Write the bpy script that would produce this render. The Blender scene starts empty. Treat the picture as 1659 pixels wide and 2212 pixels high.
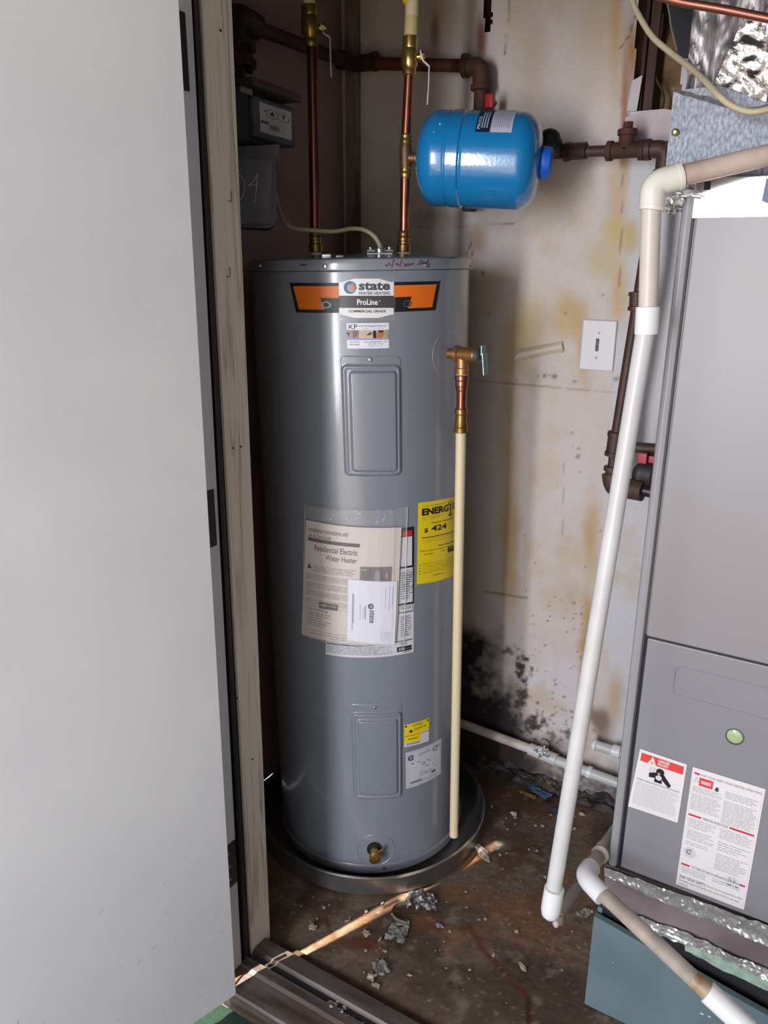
import bpy, bmesh, math, random
import numpy as np
from mathutils import Vector, Matrix, noise
random.seed(7)
V = Vector
# ---------------------------------------------------------------- camera
FPX = 1700.0; CX = 829.5; CY = 1106.0
TH = math.radians(17.5); ROLL = 0.0073; CAMZ = 1.60
YAW = math.radians(31.3)
R0 = V((math.cos(YAW), math.sin(YAW), 0)); F0 = V((-math.sin(YAW), math.cos(YAW), 0)); Z = V((0, 0, 1))
CAM = V((0, 0, CAMZ))
FW = F0 * math.cos(TH) - Z * math.sin(TH); U0 = F0 * math.sin(TH) + Z * math.cos(TH)
RT = R0 * math.cos(ROLL) + U0 * math.sin(ROLL); UP = U0 * math.cos(ROLL) - R0 * math.sin(ROLL)
scene = bpy.context.scene
cd = bpy.data.cameras.new('camera'); cam = bpy.data.objects.new('camera', cd)
scene.collection.objects.link(cam)
cd.sensor_fit = 'HORIZONTAL'; cd.sensor_width = 36; cd.lens = FPX / 1659 * 36
cd.clip_start = 0.02; cd.clip_end = 100
M = Matrix((RT, UP, -FW)).transposed().to_4x4(); M.translation = CAM
cam.matrix_world = M
scene.camera = cam
# ---------------------------------------------------------------- light
scene.view_settings.view_transform = 'Standard'; scene.view_settings.look = 'None'
scene.view_settings.gamma = 1; scene.view_settings.exposure = 0.22
scene.view_settings.use_curve_mapping = False
world = bpy.data.worlds.new('sky'); scene.world = world; world.use_nodes = True
bg = world.node_tree.nodes['Background']; bg.inputs[0].default_value = (0.84, 0.92, 1.0, 1); bg.inputs[1].default_value = 2.2
def area(name, loc, target, w, h, power, col):
    l = bpy.data.lights.new(name, 'AREA'); l.shape = 'RECTANGLE'; l.size = w; l.size_y = h; l.energy = power; l.color = col
    o = bpy.data.objects.new(name, l); scene.collection.objects.link(o)
    o.location = loc; o.rotation_euler = (V(target) - V(loc)).to_track_quat('-Z', 'Y').to_euler(); return o
area('porch_daylight', (-0.66, -2.3, 1.75), (-0.95, 1.7, 1.5), 0.42, 2.2, 104, (0.98, 0.97, 1.0))
sl = bpy.data.lights.new('sun', 'SUN'); sl.energy = 20; sl.angle = math.radians(0.53); sl.color = (1.0, 0.86, 0.66)
so = bpy.data.objects.new('sun', sl); scene.collection.objects.link(so)
so.rotation_euler = V((0.146, 0.345, -0.927)).to_track_quat('-Z', 'Y').to_euler()

# ---------------------------------------------------------------- geometry from the camera
def ray(px, py): return (FW + RT * ((px - CX) / FPX) - UP * ((py - CY) / FPX))
def hit(px, py, P, n):
    d = ray(px, py); n = V(n); return CAM + d * ((V(P) - CAM).dot(n) / d.dot(n))
def hY(px, py, y): return hit(px, py, (0, y, 0), (0, 1, 0))
def hX(px, py, x): return hit(px, py, (x, 0, 0), (1, 0, 0))
def hZ(px, py, z): return hit(px, py, (0, 0, z), (0, 0, 1))
def hD(px, py, D): return hit(px, py, F0 * D, F0)
def hdep(px, py, dep): return CAM + ray(px, py) * dep
def project(p):
    d = V(p) - CAM; w = d.dot(FW); return (CX + FPX * d.dot(RT) / w, CY - FPX * d.dot(UP) / w)

# ---------------------------------------------------------------- materials
def lin(c):
    return tuple(((x / 255) / 12.92 if x / 255 <= 0.04045 else ((x / 255 + 0.055) / 1.055) ** 2.4) for x in c) + (1,)
MATS = {}
def mat(name, col, rough=0.5, metal=0.0, var=0.0, vscale=20, bump=0.0, bscale=60, coat=0.0, spec=0.5, col2=None, stretch=None, vcol=False, alpha=1.0, trans=0.0, thr=(0.35, 0.65), crough=0.1, distort=0.0):
    if name in MATS: return MATS[name]
    m = bpy.data.materials.new(name); m.use_nodes = True; nt = m.node_tree; b = nt.nodes['Principled BSDF']
    b.inputs['Base Color'].default_value = lin(col); b.inputs['Roughness'].default_value = rough
    b.inputs['Metallic'].default_value = metal; b.inputs['Coat Weight'].default_value = coat; b.inputs['Coat Roughness'].default_value = crough
    b.inputs['Specular IOR Level'].default_value = spec
    b.inputs['Alpha'].default_value = alpha; b.inputs['Transmission Weight'].default_value = trans
    tc = nt.nodes.new('ShaderNodeTexCoord'); mp = nt.nodes.new('ShaderNodeMapping')
    nt.links.new(tc.outputs['Object'], mp.inputs[0])
    if stretch: mp.inputs['Scale'].default_value = stretch
    src = None
    if vcol:
        a = nt.nodes.new('ShaderNodeAttribute'); a.attribute_name = 'Col'; src = a.outputs['Color']
        nt.links.new(src, b.inputs['Base Color'])
    if var > 0 or col2:
        n = nt.nodes.new('ShaderNodeTexNoise'); n.inputs['Scale'].default_value = vscale; n.inputs['Detail'].default_value = 6; n.inputs['Distortion'].default_value = distort
        nt.links.new(mp.outputs[0], n.inputs['Vector'])
        mr = nt.nodes.new('ShaderNodeMapRange'); mr.inputs[1].default_value = thr[0]; mr.inputs[2].default_value = thr[1]
        nt.links.new(n.outputs['Fac'], mr.inputs[0])
        mx = nt.nodes.new('ShaderNodeMix'); mx.data_type = 'RGBA'
        if col2:
            mx.inputs['A'].default_value = lin(col); mx.inputs['B'].default_value = lin(col2)
            if src: nt.links.new(src, mx.inputs['A'])
        else:
            mx.blend_type = 'MULTIPLY'; mx.inputs['A'].default_value = lin(col); mx.inputs['B'].default_value = (1 - var, 1 - var, 1 - var, 1)
            if src: nt.links.new(src, mx.inputs['A'])
        nt.links.new(mr.outputs[0], mx.inputs['Factor']); nt.links.new(mx.outputs['Result'], b.inputs['Base Color'])
    if bump > 0:
        n2 = nt.nodes.new('ShaderNodeTexNoise'); n2.inputs['Scale'].default_value = bscale; n2.inputs['Detail'].default_value = 5
        nt.links.new(mp.outputs[0], n2.inputs['Vector'])
        bp = nt.nodes.new('ShaderNodeBump'); bp.inputs['Strength'].default_value = 1.0; bp.inputs['Distance'].default_value = bump
        nt.links.new(n2.outputs['Fac'], bp.inputs['Height']); nt.links.new(bp.outputs[0], b.inputs['Normal'])
        if coat: nt.links.new(bp.outputs[0], b.inputs['Coat Normal'])
    MATS[name] = m; return m
def flat(col, rough=0.45):   # print colours
    return mat('print_%d_%d_%d' % tuple(col), col, rough)

# ---------------------------------------------------------------- mesh builder
class MB:
    def __init__(s): s.v = []; s.f = []; s.m = []; s.mats = []; s.col = None
    def mi(s, m):
        if m not in s.mats: s.mats.append(m)
        return s.mats.index(m)
    def add(s, vs, fs, m=None):
        o = len(s.v); s.v += [V(p) for p in vs]; k = s.mi(m) if m else 0
        for f in fs: s.f.append([o + i for i in f]); s.m.append(k)
        return s
    def bm(s, b, m=None):
        b.verts.index_update(); s.add([v.co.copy() for v in b.verts], [[v.index for v in f.verts] for f in b.faces], m); b.free(); return s
    def box(s, c, size, ax=None, bevel=0.0, m=None, seg=2):
        b = bmesh.new(); bmesh.ops.create_cube(b, size=1)
        for v in b.verts: v.co = V((v.co.x * size[0], v.co.y * size[1], v.co.z * size[2]))
        if bevel > 0: bmesh.ops.bevel(b, geom=list(b.edges), offset=min(bevel, min(size) * 0.45), segments=seg, affect='EDGES', profile=0.5)
        A = Matrix(ax).transposed() if ax else Matrix.Identity(3)
        for v in b.verts: v.co = A @ v.co + V(c)
        return s.bm(b, m)
    def bx(s, x0, x1, y0, y1, z0, z1, bevel=0.0, m=None):
        return s.box(((x0 + x1) / 2, (y0 + y1) / 2, (z0 + z1) / 2), (abs(x1 - x0), abs(y1 - y0), abs(z1 - z0)), None, bevel, m)
    def lathe(s, prof, p0, d, n=32, m=None, cap=True):
        """prof: list of (radius, distance along d)"""
        d = V(d).normalized(); p0 = V(p0); a = d.orthogonal().normalized(); b = d.cross(a)
        vs = []; fs = []; k = len(prof)
        for r, t in prof:
            for i in range(n):
                q = 2 * math.pi * i / n; vs.append(p0 + d * t + a * (r * math.cos(q)) + b * (r * math.sin(q)))
        for j in range(k - 1):
            for i in range(n):
                i2 = (i + 1) % n; fs.append([j * n + i, j * n + i2, (j + 1) * n + i2, (j + 1) * n + i])
        if cap: fs.append(list(range(n))[::-1]); fs.append([(k - 1) * n + i for i in range(n)])
        return s.add(vs, fs, m)
    def tube(s, pts, r, n=20, fillet=0.0, fseg=6, m=None, cap=True):
        P = [V(p) for p in pts]
        if isinstance(r, (list, tuple)) and fillet > 0: r = sum(r) / len(r)
        rr = r if isinstance(r, (list, tuple)) else None
        if fillet > 0 and len(P) > 2:
            Q = [P[0]]
            for i in range(1, len(P) - 1):
                a = (P[i - 1] - P[i]); c = (P[i + 1] - P[i]); fl = min(fillet, a.length * 0.45, c.length * 0.45)
                A = P[i] + a.normalized() * fl; C_ = P[i] + c.normalized() * fl
                for k in range(fseg + 1):
                    t = k / fseg; Q.append(A * (1 - t) ** 2 + P[i] * 2 * t * (1 - t) + C_ * t * t)
            Q.append(P[-1]); P = Q
        vs = []; fs = []; prev = None
        for i, p in enumerate(P):
            t = (P[min(i + 1, len(P) - 1)] - P[max(i - 1, 0)]).normalized()
            if prev is None: a = t.orthogonal().normalized()
            else: a = (prev - t * prev.dot(t)).normalized()
            prev = a; b = t.cross(a); ri = rr[i] if rr else r
            for k in range(n):
                q = 2 * math.pi * k / n; vs.append(p + a * (ri * math.cos(q)) + b * (ri * math.sin(q)))
        for j in range(len(P) - 1):
            for i in range(n):
                i2 = (i + 1) % n; fs.append([j * n + i, j * n + i2, (j + 1) * n + i2, (j + 1) * n + i])
        if cap: fs.append(list(range(n))[::-1]); fs.append([(len(P) - 1) * n + i for i in range(n)])
        return s.add(vs, fs, m)
    def sphere(s, c, r, sc=(1, 1, 1), m=None, sub=3):
        b = bmesh.new(); bmesh.ops.create_icosphere(b, subdivisions=sub, radius=r)
        for v in b.verts: v.co = V((v.co.x * sc[0], v.co.y * sc[1], v.co.z * sc[2])) + V(c)
        return s.bm(b, m)
    def prism(s, poly, d, m=None):
        """poly: list of 3d points, d: extrusion vector"""
        n = len(poly); d = V(d); vs = [V(p) for p in poly] + [V(p) + d for p in poly]
        fs = [list(range(n))[::-1], [n + i for i in range(n)]] + [[i, (i + 1) % n, n + (i + 1) % n, n + i] for i in range(n)]
        return s.add(vs, fs, m)
    def grid(s, fn, nu, nv, m=None):
        vs = [fn(i / nu, j / nv) for j in range(nv + 1) for i in range(nu + 1)]
        fs = [[j * (nu + 1) + i, j * (nu + 1) + i + 1, (j + 1) * (nu + 1) + i + 1, (j + 1) * (nu + 1) + i] for j in range(nv) for i in range(nu)]
        return s.add(vs, fs, m)

WM = {}
def setp(o, label=None, cat=None, group=None, kind=None):
    if label: o['label'] = label
    if cat: o['category'] = cat
    if group: o['group'] = group
    if kind: o['kind'] = kind
    return o
def thing(name, label, cat, loc=(0, 0, 0), group=None, mx=None):
    o = bpy.data.objects.new(name, None); scene.collection.objects.link(o); o.empty_display_size = 0.05
    W = mx.copy() if mx else Matrix.Translation(V(loc)); o.matrix_world = W; WM[o.name] = W
    return setp(o, label, cat, group)
def build(mb, name, m, parent=None, sharp=35, local=False, recalc=True, wn=True, **kw):
    me = bpy.data.meshes.new(name)
    if parent: W = WM[parent.name]
    else:
        c = sum(mb.v, V((0, 0, 0))) / len(mb.v); zmin = min(p.z for p in mb.v); W = Matrix.Translation((c.x, c.y, zmin))
    I = Matrix.Identity(4) if local else W.inverted()
    me.from_pydata([I @ p for p in mb.v], [], mb.f)
    if mb.mats:
        for q in mb.mats: me.materials.append(q if q else m)
        me.polygons.foreach_set('material_index', mb.m)
    else: me.materials.append(m)
    if recalc:
        b = bmesh.new(); b.from_mesh(me); bmesh.ops.recalc_face_normals(b, faces=b.faces); b.to_mesh(me); b.free()
    for p in me.polygons: p.use_smooth = True
    me.set_sharp_from_angle(angle=math.radians(sharp))
    if mb.col is not None:
        ca = me.color_attributes.new('Col', 'FLOAT_COLOR', 'POINT'); ca.data.foreach_set('color', mb.col.astype(np.float32).ravel())
    me.update()
    o = bpy.data.objects.new(name, me); scene.collection.objects.link(o)
    if len(mb.f) < 4000 and wn:
        w = o.modifiers.new('wn', 'WEIGHTED_NORMAL'); w.keep_sharp = True; w.weight = 60
    if parent: o.parent = parent
    else: o.matrix_world = W
    WM[o.name] = W
    return setp(o, **kw)

# ---------------------------------------------------------------- flat print (stickers, dials)
_tc = {}
def text_geo(txt, bold=0.0, shear=0.0):
    k = (txt, bold, shear)
    if k in _tc: return _tc[k]
    c = bpy.data.curves.new('t', 'FONT'); c.body = txt; c.size = 1; c.offset = bold; c.shear = shear; c.resolution_u = 3
    o = bpy.data.objects.new('t', c); scene.collection.objects.link(o); dg = bpy.context.evaluated_depsgraph_get()
    me = o.evaluated_get(dg).to_mesh(); vs = [(v.co.x, v.co.y) for v in me.vertices]; fs = [list(p.vertices) for p in me.polygons]
    o.evaluated_get(dg).to_mesh_clear(); bpy.data.objects.remove(o); bpy.data.curves.remove(c)
    xs = [v[0] for v in vs]; ys = [v[1] for v in vs]; bb = (min(xs), max(xs), min(ys), max(ys))
    _tc[k] = (vs, fs, bb); return _tc[k]
class Label:
    """surf(u, v, h): u right, v down in 0..1, h height above the surface"""
    def __init__(s, surf, asp, curved=True): s.s = surf; s.mb = MB(); s.asp = asp; s.nu = 24 if curved else 1; s.base = 0.0006
    def rect(s, u0, v0, u1, v1, col, l=1, rot=0):
        n = max(1, int(abs(u1 - u0) * s.nu + 0.99)); m = flat(col) if isinstance(col, tuple) else col
        h = s.base + l * 0.00022
        s.mb.grid(lambda a, b: s.s(u0 + (u1 - u0) * a, v0 + (v1 - v0) * b, h), n, 1, m)
    def quad(s, P, col, l=1):   # TL TR BR BL
        m = flat(col) if isinstance(col, tuple) else col; h = s.base + l * 0.00022
        n = max(1, int(abs(P[1][0] - P[0][0]) * s.nu + 0.99))
        def f(a, b):
            u = (P[0][0] * (1 - a) + P[1][0] * a) * (1 - b) + (P[3][0] * (1 - a) + P[2][0] * a) * b
            v = (P[0][1] * (1 - a) + P[1][1] * a) * (1 - b) + (P[3][1] * (1 - a) + P[2][1] * a) * b
            return s.s(u, v, h)
        s.mb.grid(f, n, 1, m)
    def disc(s, u, v, r, col, l=1, r_in=0.0, a0=0, a1=360, n=28):
        """r in units of label height"""
        h = s.base + l * 0.00022; m = flat(col) if isinstance(col, tuple) else col; vs = []; fs = []
        for i in range(n + 1):
            q = math.radians(a0 + (a1 - a0) * i / n)
            for rr in (r_in, r): vs.append(s.s(u + rr * math.cos(q) / s.asp, v - rr * math.sin(q), h))
        for i in range(n): fs.append([2 * i, 2 * i + 1, 2 * i + 3, 2 * i + 2])
        s.mb.add(vs, fs, m)
    def poly(s, P, col, l=1):
        h = s.base + l * 0.00022; s.mb.add([s.s(u, v, h) for u, v in P], [list(range(len(P)))], flat(col) if isinstance(col, tuple) else col)
    def text(s, txt, u0, v0, u1, v1, col, l=2, bold=0.0, shear=0.0, rot=0):
        """fits the text box to the rectangle; rot=90: reads downwards, -90: upwards"""
        vs, fs, bb = text_geo(txt, bold, shear); h = s.base + l * 0.00022; out = []
        for x, y in vs:
            a = (x - bb[0]) / (bb[1] - bb[0] + 1e-9); b = (bb[3] - y) / (bb[3] - bb[2] + 1e-9)
            if rot == 90: a, b = 1 - b, a
            if rot == -90: a, b = b, 1 - a
            out.append(s.s(u0 + (u1 - u0) * a, v0 + (v1 - v0) * b, h))
        s.mb.add(out, fs, flat(col))
    def lines(s, u0, v0, u1, v1, n, col, fill=0.45, l=1, seed=0, ragged=0.3, words=True):
        """rows of small print broken into words"""
        rnd = random.Random(seed + n); dv = (v1 - v0) / n
        for i in range(n):
            u = u0; end = u1 - (u1 - u0) * ragged * rnd.random() * (1 if rnd.random() < 0.5 else 0.1)
            while u < end:
                w = (0.03 + 0.09 * rnd.random()) * (1 if words else 20); e = min(u + w, end)
                s.rect(u, v0 + dv * i, e, v0 + dv * (i + fill), col, l); u = e + 0.012
def bil(c, u, v):
    return (c[0] * (1 - u) + c[1] * u) * (1 - v) + (c[3] * (1 - u) + c[2] * u) * v
# ================================================================ STRUCTURE
YB = 2.14; XL = -1.455; YD0, YD1 = 1.03, 1.17; ZC = 2.55
def fbm(x, y, sc, seed=0, octv=4):
    """value noise on numpy arrays"""
    r = np.random.RandomState(seed); T = r.rand(256, 256); out = np.zeros_like(x); amp = 1; tot = 0
    for o in range(octv):
        X = x * sc * 2 ** o; Y = y * sc * 2 ** o; xi = np.floor(X).astype(int); yi = np.floor(Y).astype(int); fx = X - xi; fy = Y - yi
        fx = fx * fx * (3 - 2 * fx); fy = fy * fy * (3 - 2 * fy); g = lambda a, b: T[(a + 17 * o) % 256, b % 256]
        out += amp * ((g(xi, yi) * (1 - fx) + g(xi + 1, yi) * fx) * (1 - fy) + (g(xi, yi + 1) * (1 - fx) + g(xi + 1, yi + 1) * fx) * fy); tot += amp; amp *= 0.55
    return out / tot
def sm(a, b, x): t = np.clip((x - a) / (b - a), 0, 1); return t * t * (3 - 2 * t)
def nlin(c): return np.array(lin(c)[:3])
def mix(C, c, w): return C * (1 - w[..., None]) + nlin(c) * w[..., None]
def projn(Pn):
    d = Pn - np.array(CAM); w = d @ np.array(FW); return CX + FPX * (d @ np.array(RT)) / w, CY - FPX * (d @ np.array(UP)) / w
# ---- back wall: stained painted drywall, the stains and mould lie in its colour layer
def back_wall():
    x0, x1, z0, z1 = XL, 0.75, 0.0, ZC; st = 0.0055
    nx = int((x1 - x0) / st); nz = int((z1 - z0) / st)
    X, Zz = np.meshgrid(np.linspace(x0, x1, nx + 1), np.linspace(z0, z1, nz + 1))
    P = np.stack([X, np.full_like(X, YB), Zz], -1); px, py = projn(P)
    n1 = fbm(X + 9, Zz, 4, 1); n2 = fbm(X + 3, Zz, 14, 2); n3 = fbm(X, Zz + 5, 60, 3, 3); n4 = fbm(X + 20, Zz, 2.2, 4)
    C = np.ones(X.shape + (3,)) * nlin((208, 198, 194))
    C = mix(C, (214, 208, 214), sm(0.45, 0.65, fbm(X, Zz, 3, 9)) * sm(850, 1150, py) * 0.8)
    # right hand repair panel, cleaner
    edge = np.interp(py, [0, 240, 560, 900, 1040, 1240, 1260, 1300, 1330, 1500, 1750], [1352, 1347, 1342, 1320, 1305, 1300, 1285, 1283, 1296, 1330, 1330]) + (n2 - .5) * 10
    right = sm(-2, 2, px - edge); C = mix(C, (206, 206, 214), right * 0.85)
    # brownish water staining
    brn = sm(0.50, 0.72, n1 * 0.6 + n2 * 0.4); C = mix(C, (196, 172, 132), brn * 0.55)
    def blob(cx, cy, rx, ry, col, a, warp=0.9):
        d = np.sqrt(((px - cx) / rx) ** 2 + ((py - cy) / ry) ** 2) + (n2 - 0.5) * warp + (n1 - 0.5) * warp
        nonlocal C; C = mix(C, col, sm(1.25, 0.1, d) * a)
    blob(1330, 60, 22, 190, (190, 150, 92), .75); blob(1364, 110, 26, 110, (168, 112, 50), .95); blob(1350, 230, 12, 170, (160, 100, 50), .9); blob(1290, 60, 60, 160, (200, 176, 140), .6); blob(1150, 120, 40, 150, (196, 172, 146), .7)
    blob(1335, 430, 26, 90, (200, 168, 112), .6); blob(1360, 510, 26, 45, (196, 168, 96), .8); blob(1310, 560, 60, 60, (200, 176, 130), .7)
    blob(1338, 640, 26, 90, (198, 168, 108), .8); blob(1225, 680, 40, 60, (198, 166, 110), .7); blob(1150, 690, 60, 70, (200, 178, 140), .8)
    blob(1120, 760, 50, 120, (190, 162, 110), .6); blob(1262, 760, 22, 90, (186, 146, 84), .85); blob(1235, 660, 25, 30, (190, 154, 96), .4)
    blob(1100, 1000, 26, 330, (188, 164, 122), .7); blob(1105, 1180, 22, 180, (178, 148, 100), .7)
    blob(1275, 1170, 24, 110, (192, 156, 102), .8); blob(1270, 1400, 20, 170, (182, 142, 80), .9); blob(1262, 1540, 16, 90, (188, 150, 92), .7)
    blob(1180, 1010, 40, 50, (206, 190, 168), .8); blob(1235, 1290, 30, 50, (190, 168, 140), .6); blob(1325, 500, 30, 40, (202, 180, 120), .8)
    blob(1300, 1560, 24, 40, (110, 74, 56), .8); blob(1330, 1500, 20, 60, (190, 160, 120), .7); blob(940, 60, 14, 60, (90, 50, 20), .9); blob(950, 30, 60, 90, (170, 140, 104), .5)
    blob(1040, 90, 14, 60, (120, 66, 34), .9); blob(1030, 520, 26, 40, (150, 120, 84), .7); blob(930, 470, 60, 30, (146, 120, 90), .6)
    blob(900, 300, 90, 420, (150, 118, 98), .35)
    # mould: heavy bottom left, spots above the skirting
    mo = sm(1340, 1590, py + (1150 - px) * 0.55 + (n2 - .5) * 260 + (n1 - .5) * 200) * sm(1150, 1060, px - (py - 1450) * 0.25 + (n1 - .5) * 60)
    C = mix(C, (24, 22, 24), np.clip(mo * (0.7 + n3), 0, 1) * .97)
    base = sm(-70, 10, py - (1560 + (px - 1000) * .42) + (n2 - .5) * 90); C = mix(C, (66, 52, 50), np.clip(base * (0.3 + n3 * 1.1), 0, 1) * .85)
    for (cx, cy, rx, ry, a) in [(1130, 1440, 18, 34, .95), (1125, 1500, 14, 26, .9), (1140, 1560, 40, 22, .9), (1205, 1590, 30, 18, .8), (1100, 1405, 26, 12, .8)]:
        d = np.sqrt(((px - cx) / rx) ** 2 + ((py - cy) / ry) ** 2) + (n3 - .5) * 2.6 + (n2 - .5); C = mix(C, (44, 34, 36), sm(1.1, .1, d) * a)
    rr = random.Random(5)
    spots = [(1162, 812, 4), (1177, 812, 5), (1198, 813, 6), (1240, 824, 4), (1331, 818, 6), (1302, 638, 4), (1222, 675, 3), (1193, 1545, 5), (1200, 1478, 4), (1199, 1468, 3), (1178, 1394, 4), (1240, 1302, 4), (1255, 1326, 3), (1030, 585, 4), (1018, 588, 3), (1043, 589, 4), (1247, 986, 6), (1250, 968, 5), (1236, 935, 4), (1218, 1505, 3)]
    for i in range(90): spots.append((1190 + rr.gauss(0, 45), 1345 + rr.gauss(0, 60), .8 + rr.random() * 1.1))
    for i in range(90): spots.append((1150 + rr.gauss(0, 60), 1560 + rr.gauss(0, 40), 1.5 + rr.random() * 3))
    for i in range(40): spots.append((1040 + rr.random() * 260, 560 + rr.random() * 700, 0.7 + rr.random() * 1.0))
    for cx, cy, r in spots:
        w = (np.abs(px - cx) < r * 3) & (np.abs(py - cy) < r * 3)
        d = np.sqrt((px[w] - cx) ** 2 + ((py[w] - cy) * 1.2) ** 2) / r + (n3[w] - .5) * 1.2
        a = sm(1.3, 0.5, d) * .6; C[w] = C[w] * (1 - a[:, None]) + nlin((52, 42, 42)) * a[:, None]
    # taped joints and cracks
    def crack(pts, w, col, a):
        nonlocal C
        for (ax, ay), (bx, by) in zip(pts, pts[1:]):
            t = np.clip(((px - ax) * (bx - ax) + (py - ay) * (by - ay)) / ((bx - ax) ** 2 + (by - ay) ** 2), 0, 1)
            d = np.hypot(px - ax - t * (bx - ax), py - ay - t * (by - ay)) + (n3 - .5) * 2; C = mix(C, col, sm(w, w * .3, d) * a)
    crack([(905, 490), (1000, 488), (1110, 484)], 2.4, (104, 84, 76), .7); crack([(1010, 822), (1110, 830), (1330, 850)], 2.2, (130, 104, 84), .6)
    crack([(1050, 1278), (1140, 1292)], 3, (120, 90, 60), .7); crack([(1099, 0), (1092, 118)], 2.2, (60, 30, 24), .9); crack([(1017, 525), (1004, 560)], 2, (110, 84, 60), .8); crack([(1017, 525), (1022, 562)], 2, (110, 84, 60), .8)
    crack([(1345, 240), (1343, 480), (1338, 620)], 2.2, (150, 122, 96), .7); crack([(1218, 1000), (1214, 1190)], 1.8, (160, 130, 110), .5)
    crack([(1372, 30), (1360, 75), (1340, 104)], 2, (110, 80, 50), .8)
    # cavity opening (upper right) and the long hole above the tank
    hole = (Zz > hY(1400, 236, YB).z) & (Zz < 2.49) & (px > 1383 - (py - 0) * .045) & (px < 1465)
    hole |= (py < 235) & (py > -120) & (px > 1381 - .05 * py + (n3 - .5) * 6) & (px < 1468)
    hole |= (px > 1047 + (n3 - .5) * 6 + np.clip(py - 20, 0, 60) * .02) & (px < 1063 + (n3 - .5) * 8 - np.clip(py, 0, 70) * .12) & (py < 66) & (py > -60)
    keep = ~(hole[:-1, :-1] | hole[1:, :-1] | hole[:-1, 1:] | hole[1:, 1:])
    idx = np.arange((nx + 1) * (nz + 1)).reshape(nz + 1, nx + 1)
    q = np.stack([idx[:-1, :-1], idx[:-1, 1:], idx[1:, 1:], idx[1:, :-1]], -1)[keep]
    bulge = (n1 - .5) * 0.004 + (n4 - .5) * .006 + right * 0.0025
    P[..., 1] += bulge
    mb = MB(); mb.v = [V(p) for p in P.reshape(-1, 3)]; mb.f = q.tolist(); mb.m = [0] * len(mb.f)
    mb.col = np.concatenate([C.reshape(-1, 3), np.ones((C.size // 3, 1))], 1)
    o = build(mb, 'wall_back', mat('stained_drywall', (200, 190, 188), 0.6, vcol=True, var=.05, vscale=90, bump=.0003, bscale=150, spec=.35), recalc=False, kind='structure')
    return o
wall_back = back_wall()
cav = mat('bare_sheathing', (160, 124, 82), .8, col2=(84, 62, 46), vscale=9, bump=.002)
mb = MB(); mb.bx(-1.5, .8, YB + .095, YB + .115, -.1, ZC); build(mb, 'sheathing', cav, wall_back)
mb = MB(); mb.bx(-.60, -.4, YB + .012, YB + .09, hY(1400, 240, YB).z - .05, hY(1400, 240, YB).z - .01); build(mb, 'noggin', mat('painted_wood_ledge', (196, 184, 184), .6), wall_back)
def stud(px0, px1, m, y0=.012, y1=.09, nm='stud', cut=None):
    a = hY(px0, 110, YB + y0); b = hY(px1, 110, YB + y0); zb = hY(1400, 246, YB).z
    mb = MB(); mb.bx(a.x, b.x, YB + y0, YB + y1, cut or zb, ZC - .02, .003); return build(mb, nm, m, wall_back)
darkwood = mat('dark_stained_stud', (66, 44, 38), .7, col2=(38, 26, 24), vscale=14, stretch=(3, 3, .4), bump=.001)
stud(1387, 1396, darkwood); stud(1399, 1420, mat('brown_stud', (92, 62, 52), .7, col2=(56, 36, 32), vscale=12, stretch=(4, 4, .3), bump=.001), .02)
# pale strips of new board under the hole
mb = MB(); a = hY(1354, 240, YB - .004); b = hY(1376, 240, YB - .004); t = hY(1365, 165, YB - .004); 
mb.prism([(a.x, YB - .003, a.z), (b.x, YB - .003, b.z), (b.x + .006, YB - .003, t.z), (a.x + .008, YB - .003, t.z - .01)], (0, -.004, 0))
build(mb, 'board_strip', mat('new_board', (206, 198, 202), .6, var=.08), wall_back)
mb = MB(); pts = [hY(*p, YB - .002) for p in [(1352, 254), (1352, 310), (1446, 304), (1452, 238), (1432, 236), (1420, 240), (1400, 242), (1388, 243), (1370, 250)]]
mb.prism(pts, (0, -.006, 0)); build(mb, 'patch_board', mat('pinkish_patch', (204, 190, 194), .6, var=.08, bump=.0008, bscale=50), wall_back)
# torn curl of wall covering
def flap():
    c = [hY(*p, YB - .003) for p in [(1112, 776), (1218, 738), (1214, 762), (1118, 782)]]
    c2 = [hY(*p, YB - .003) for p in [(1128, 754), (1216, 737), (1219, 758), (1112, 781)]]
    mb = MB(); mb.grid(lambda u, v: bil(c2, u, v) + V((0, -.022 * math.sin(math.pi * min(1, v * .9 + .05)) * (.5 + .5 * (1 - u)), 0)), 16, 8)
    return build(mb, 'peeling_flap', mat('peeling_paint', (214, 202, 182), .6, var=.1), wall_back)
flap()
# ---- left wall, other walls, ceiling
plw = mat('dim_plaster', (158, 140, 136), .65, col2=(122, 96, 76), vscale=3.2, bump=.001, bscale=40, thr=(.5, .8))
mb = MB(); mb.bx(XL - .03, XL, YD1 - .14, YB + .11, 0, ZC); wl = build(mb, 'wall_left', plw, kind='structure')
mb = MB(); mb.bx(.55, .58, YD1, YB + .11, 0, ZC); build(mb, 'wall_right', plw, kind='structure')
mb = MB(); mb.bx(XL - .1, .7, YD0 - .02, YB + .12, ZC, ZC + .03); build(mb, 'ceiling', mat('ceiling_board', (110, 96, 88), .8), kind='structure')
xo = hX(545, 1000, -1.04)
siding = mat('outside_siding', (170, 172, 170), .6)
mb = MB(); mb.bx(-3.2, -1.075, YD0 + .03, YD1 - .01, -.1, ZC); mb.bx(.30, 2.2, YD0 + .03, YD1 - .01, -.1, ZC); mb.bx(-1.075, .30, YD0 + .03, YD1 - .01, 2.12, ZC)
build(mb, 'wall_front', siding, kind='structure')
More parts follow.
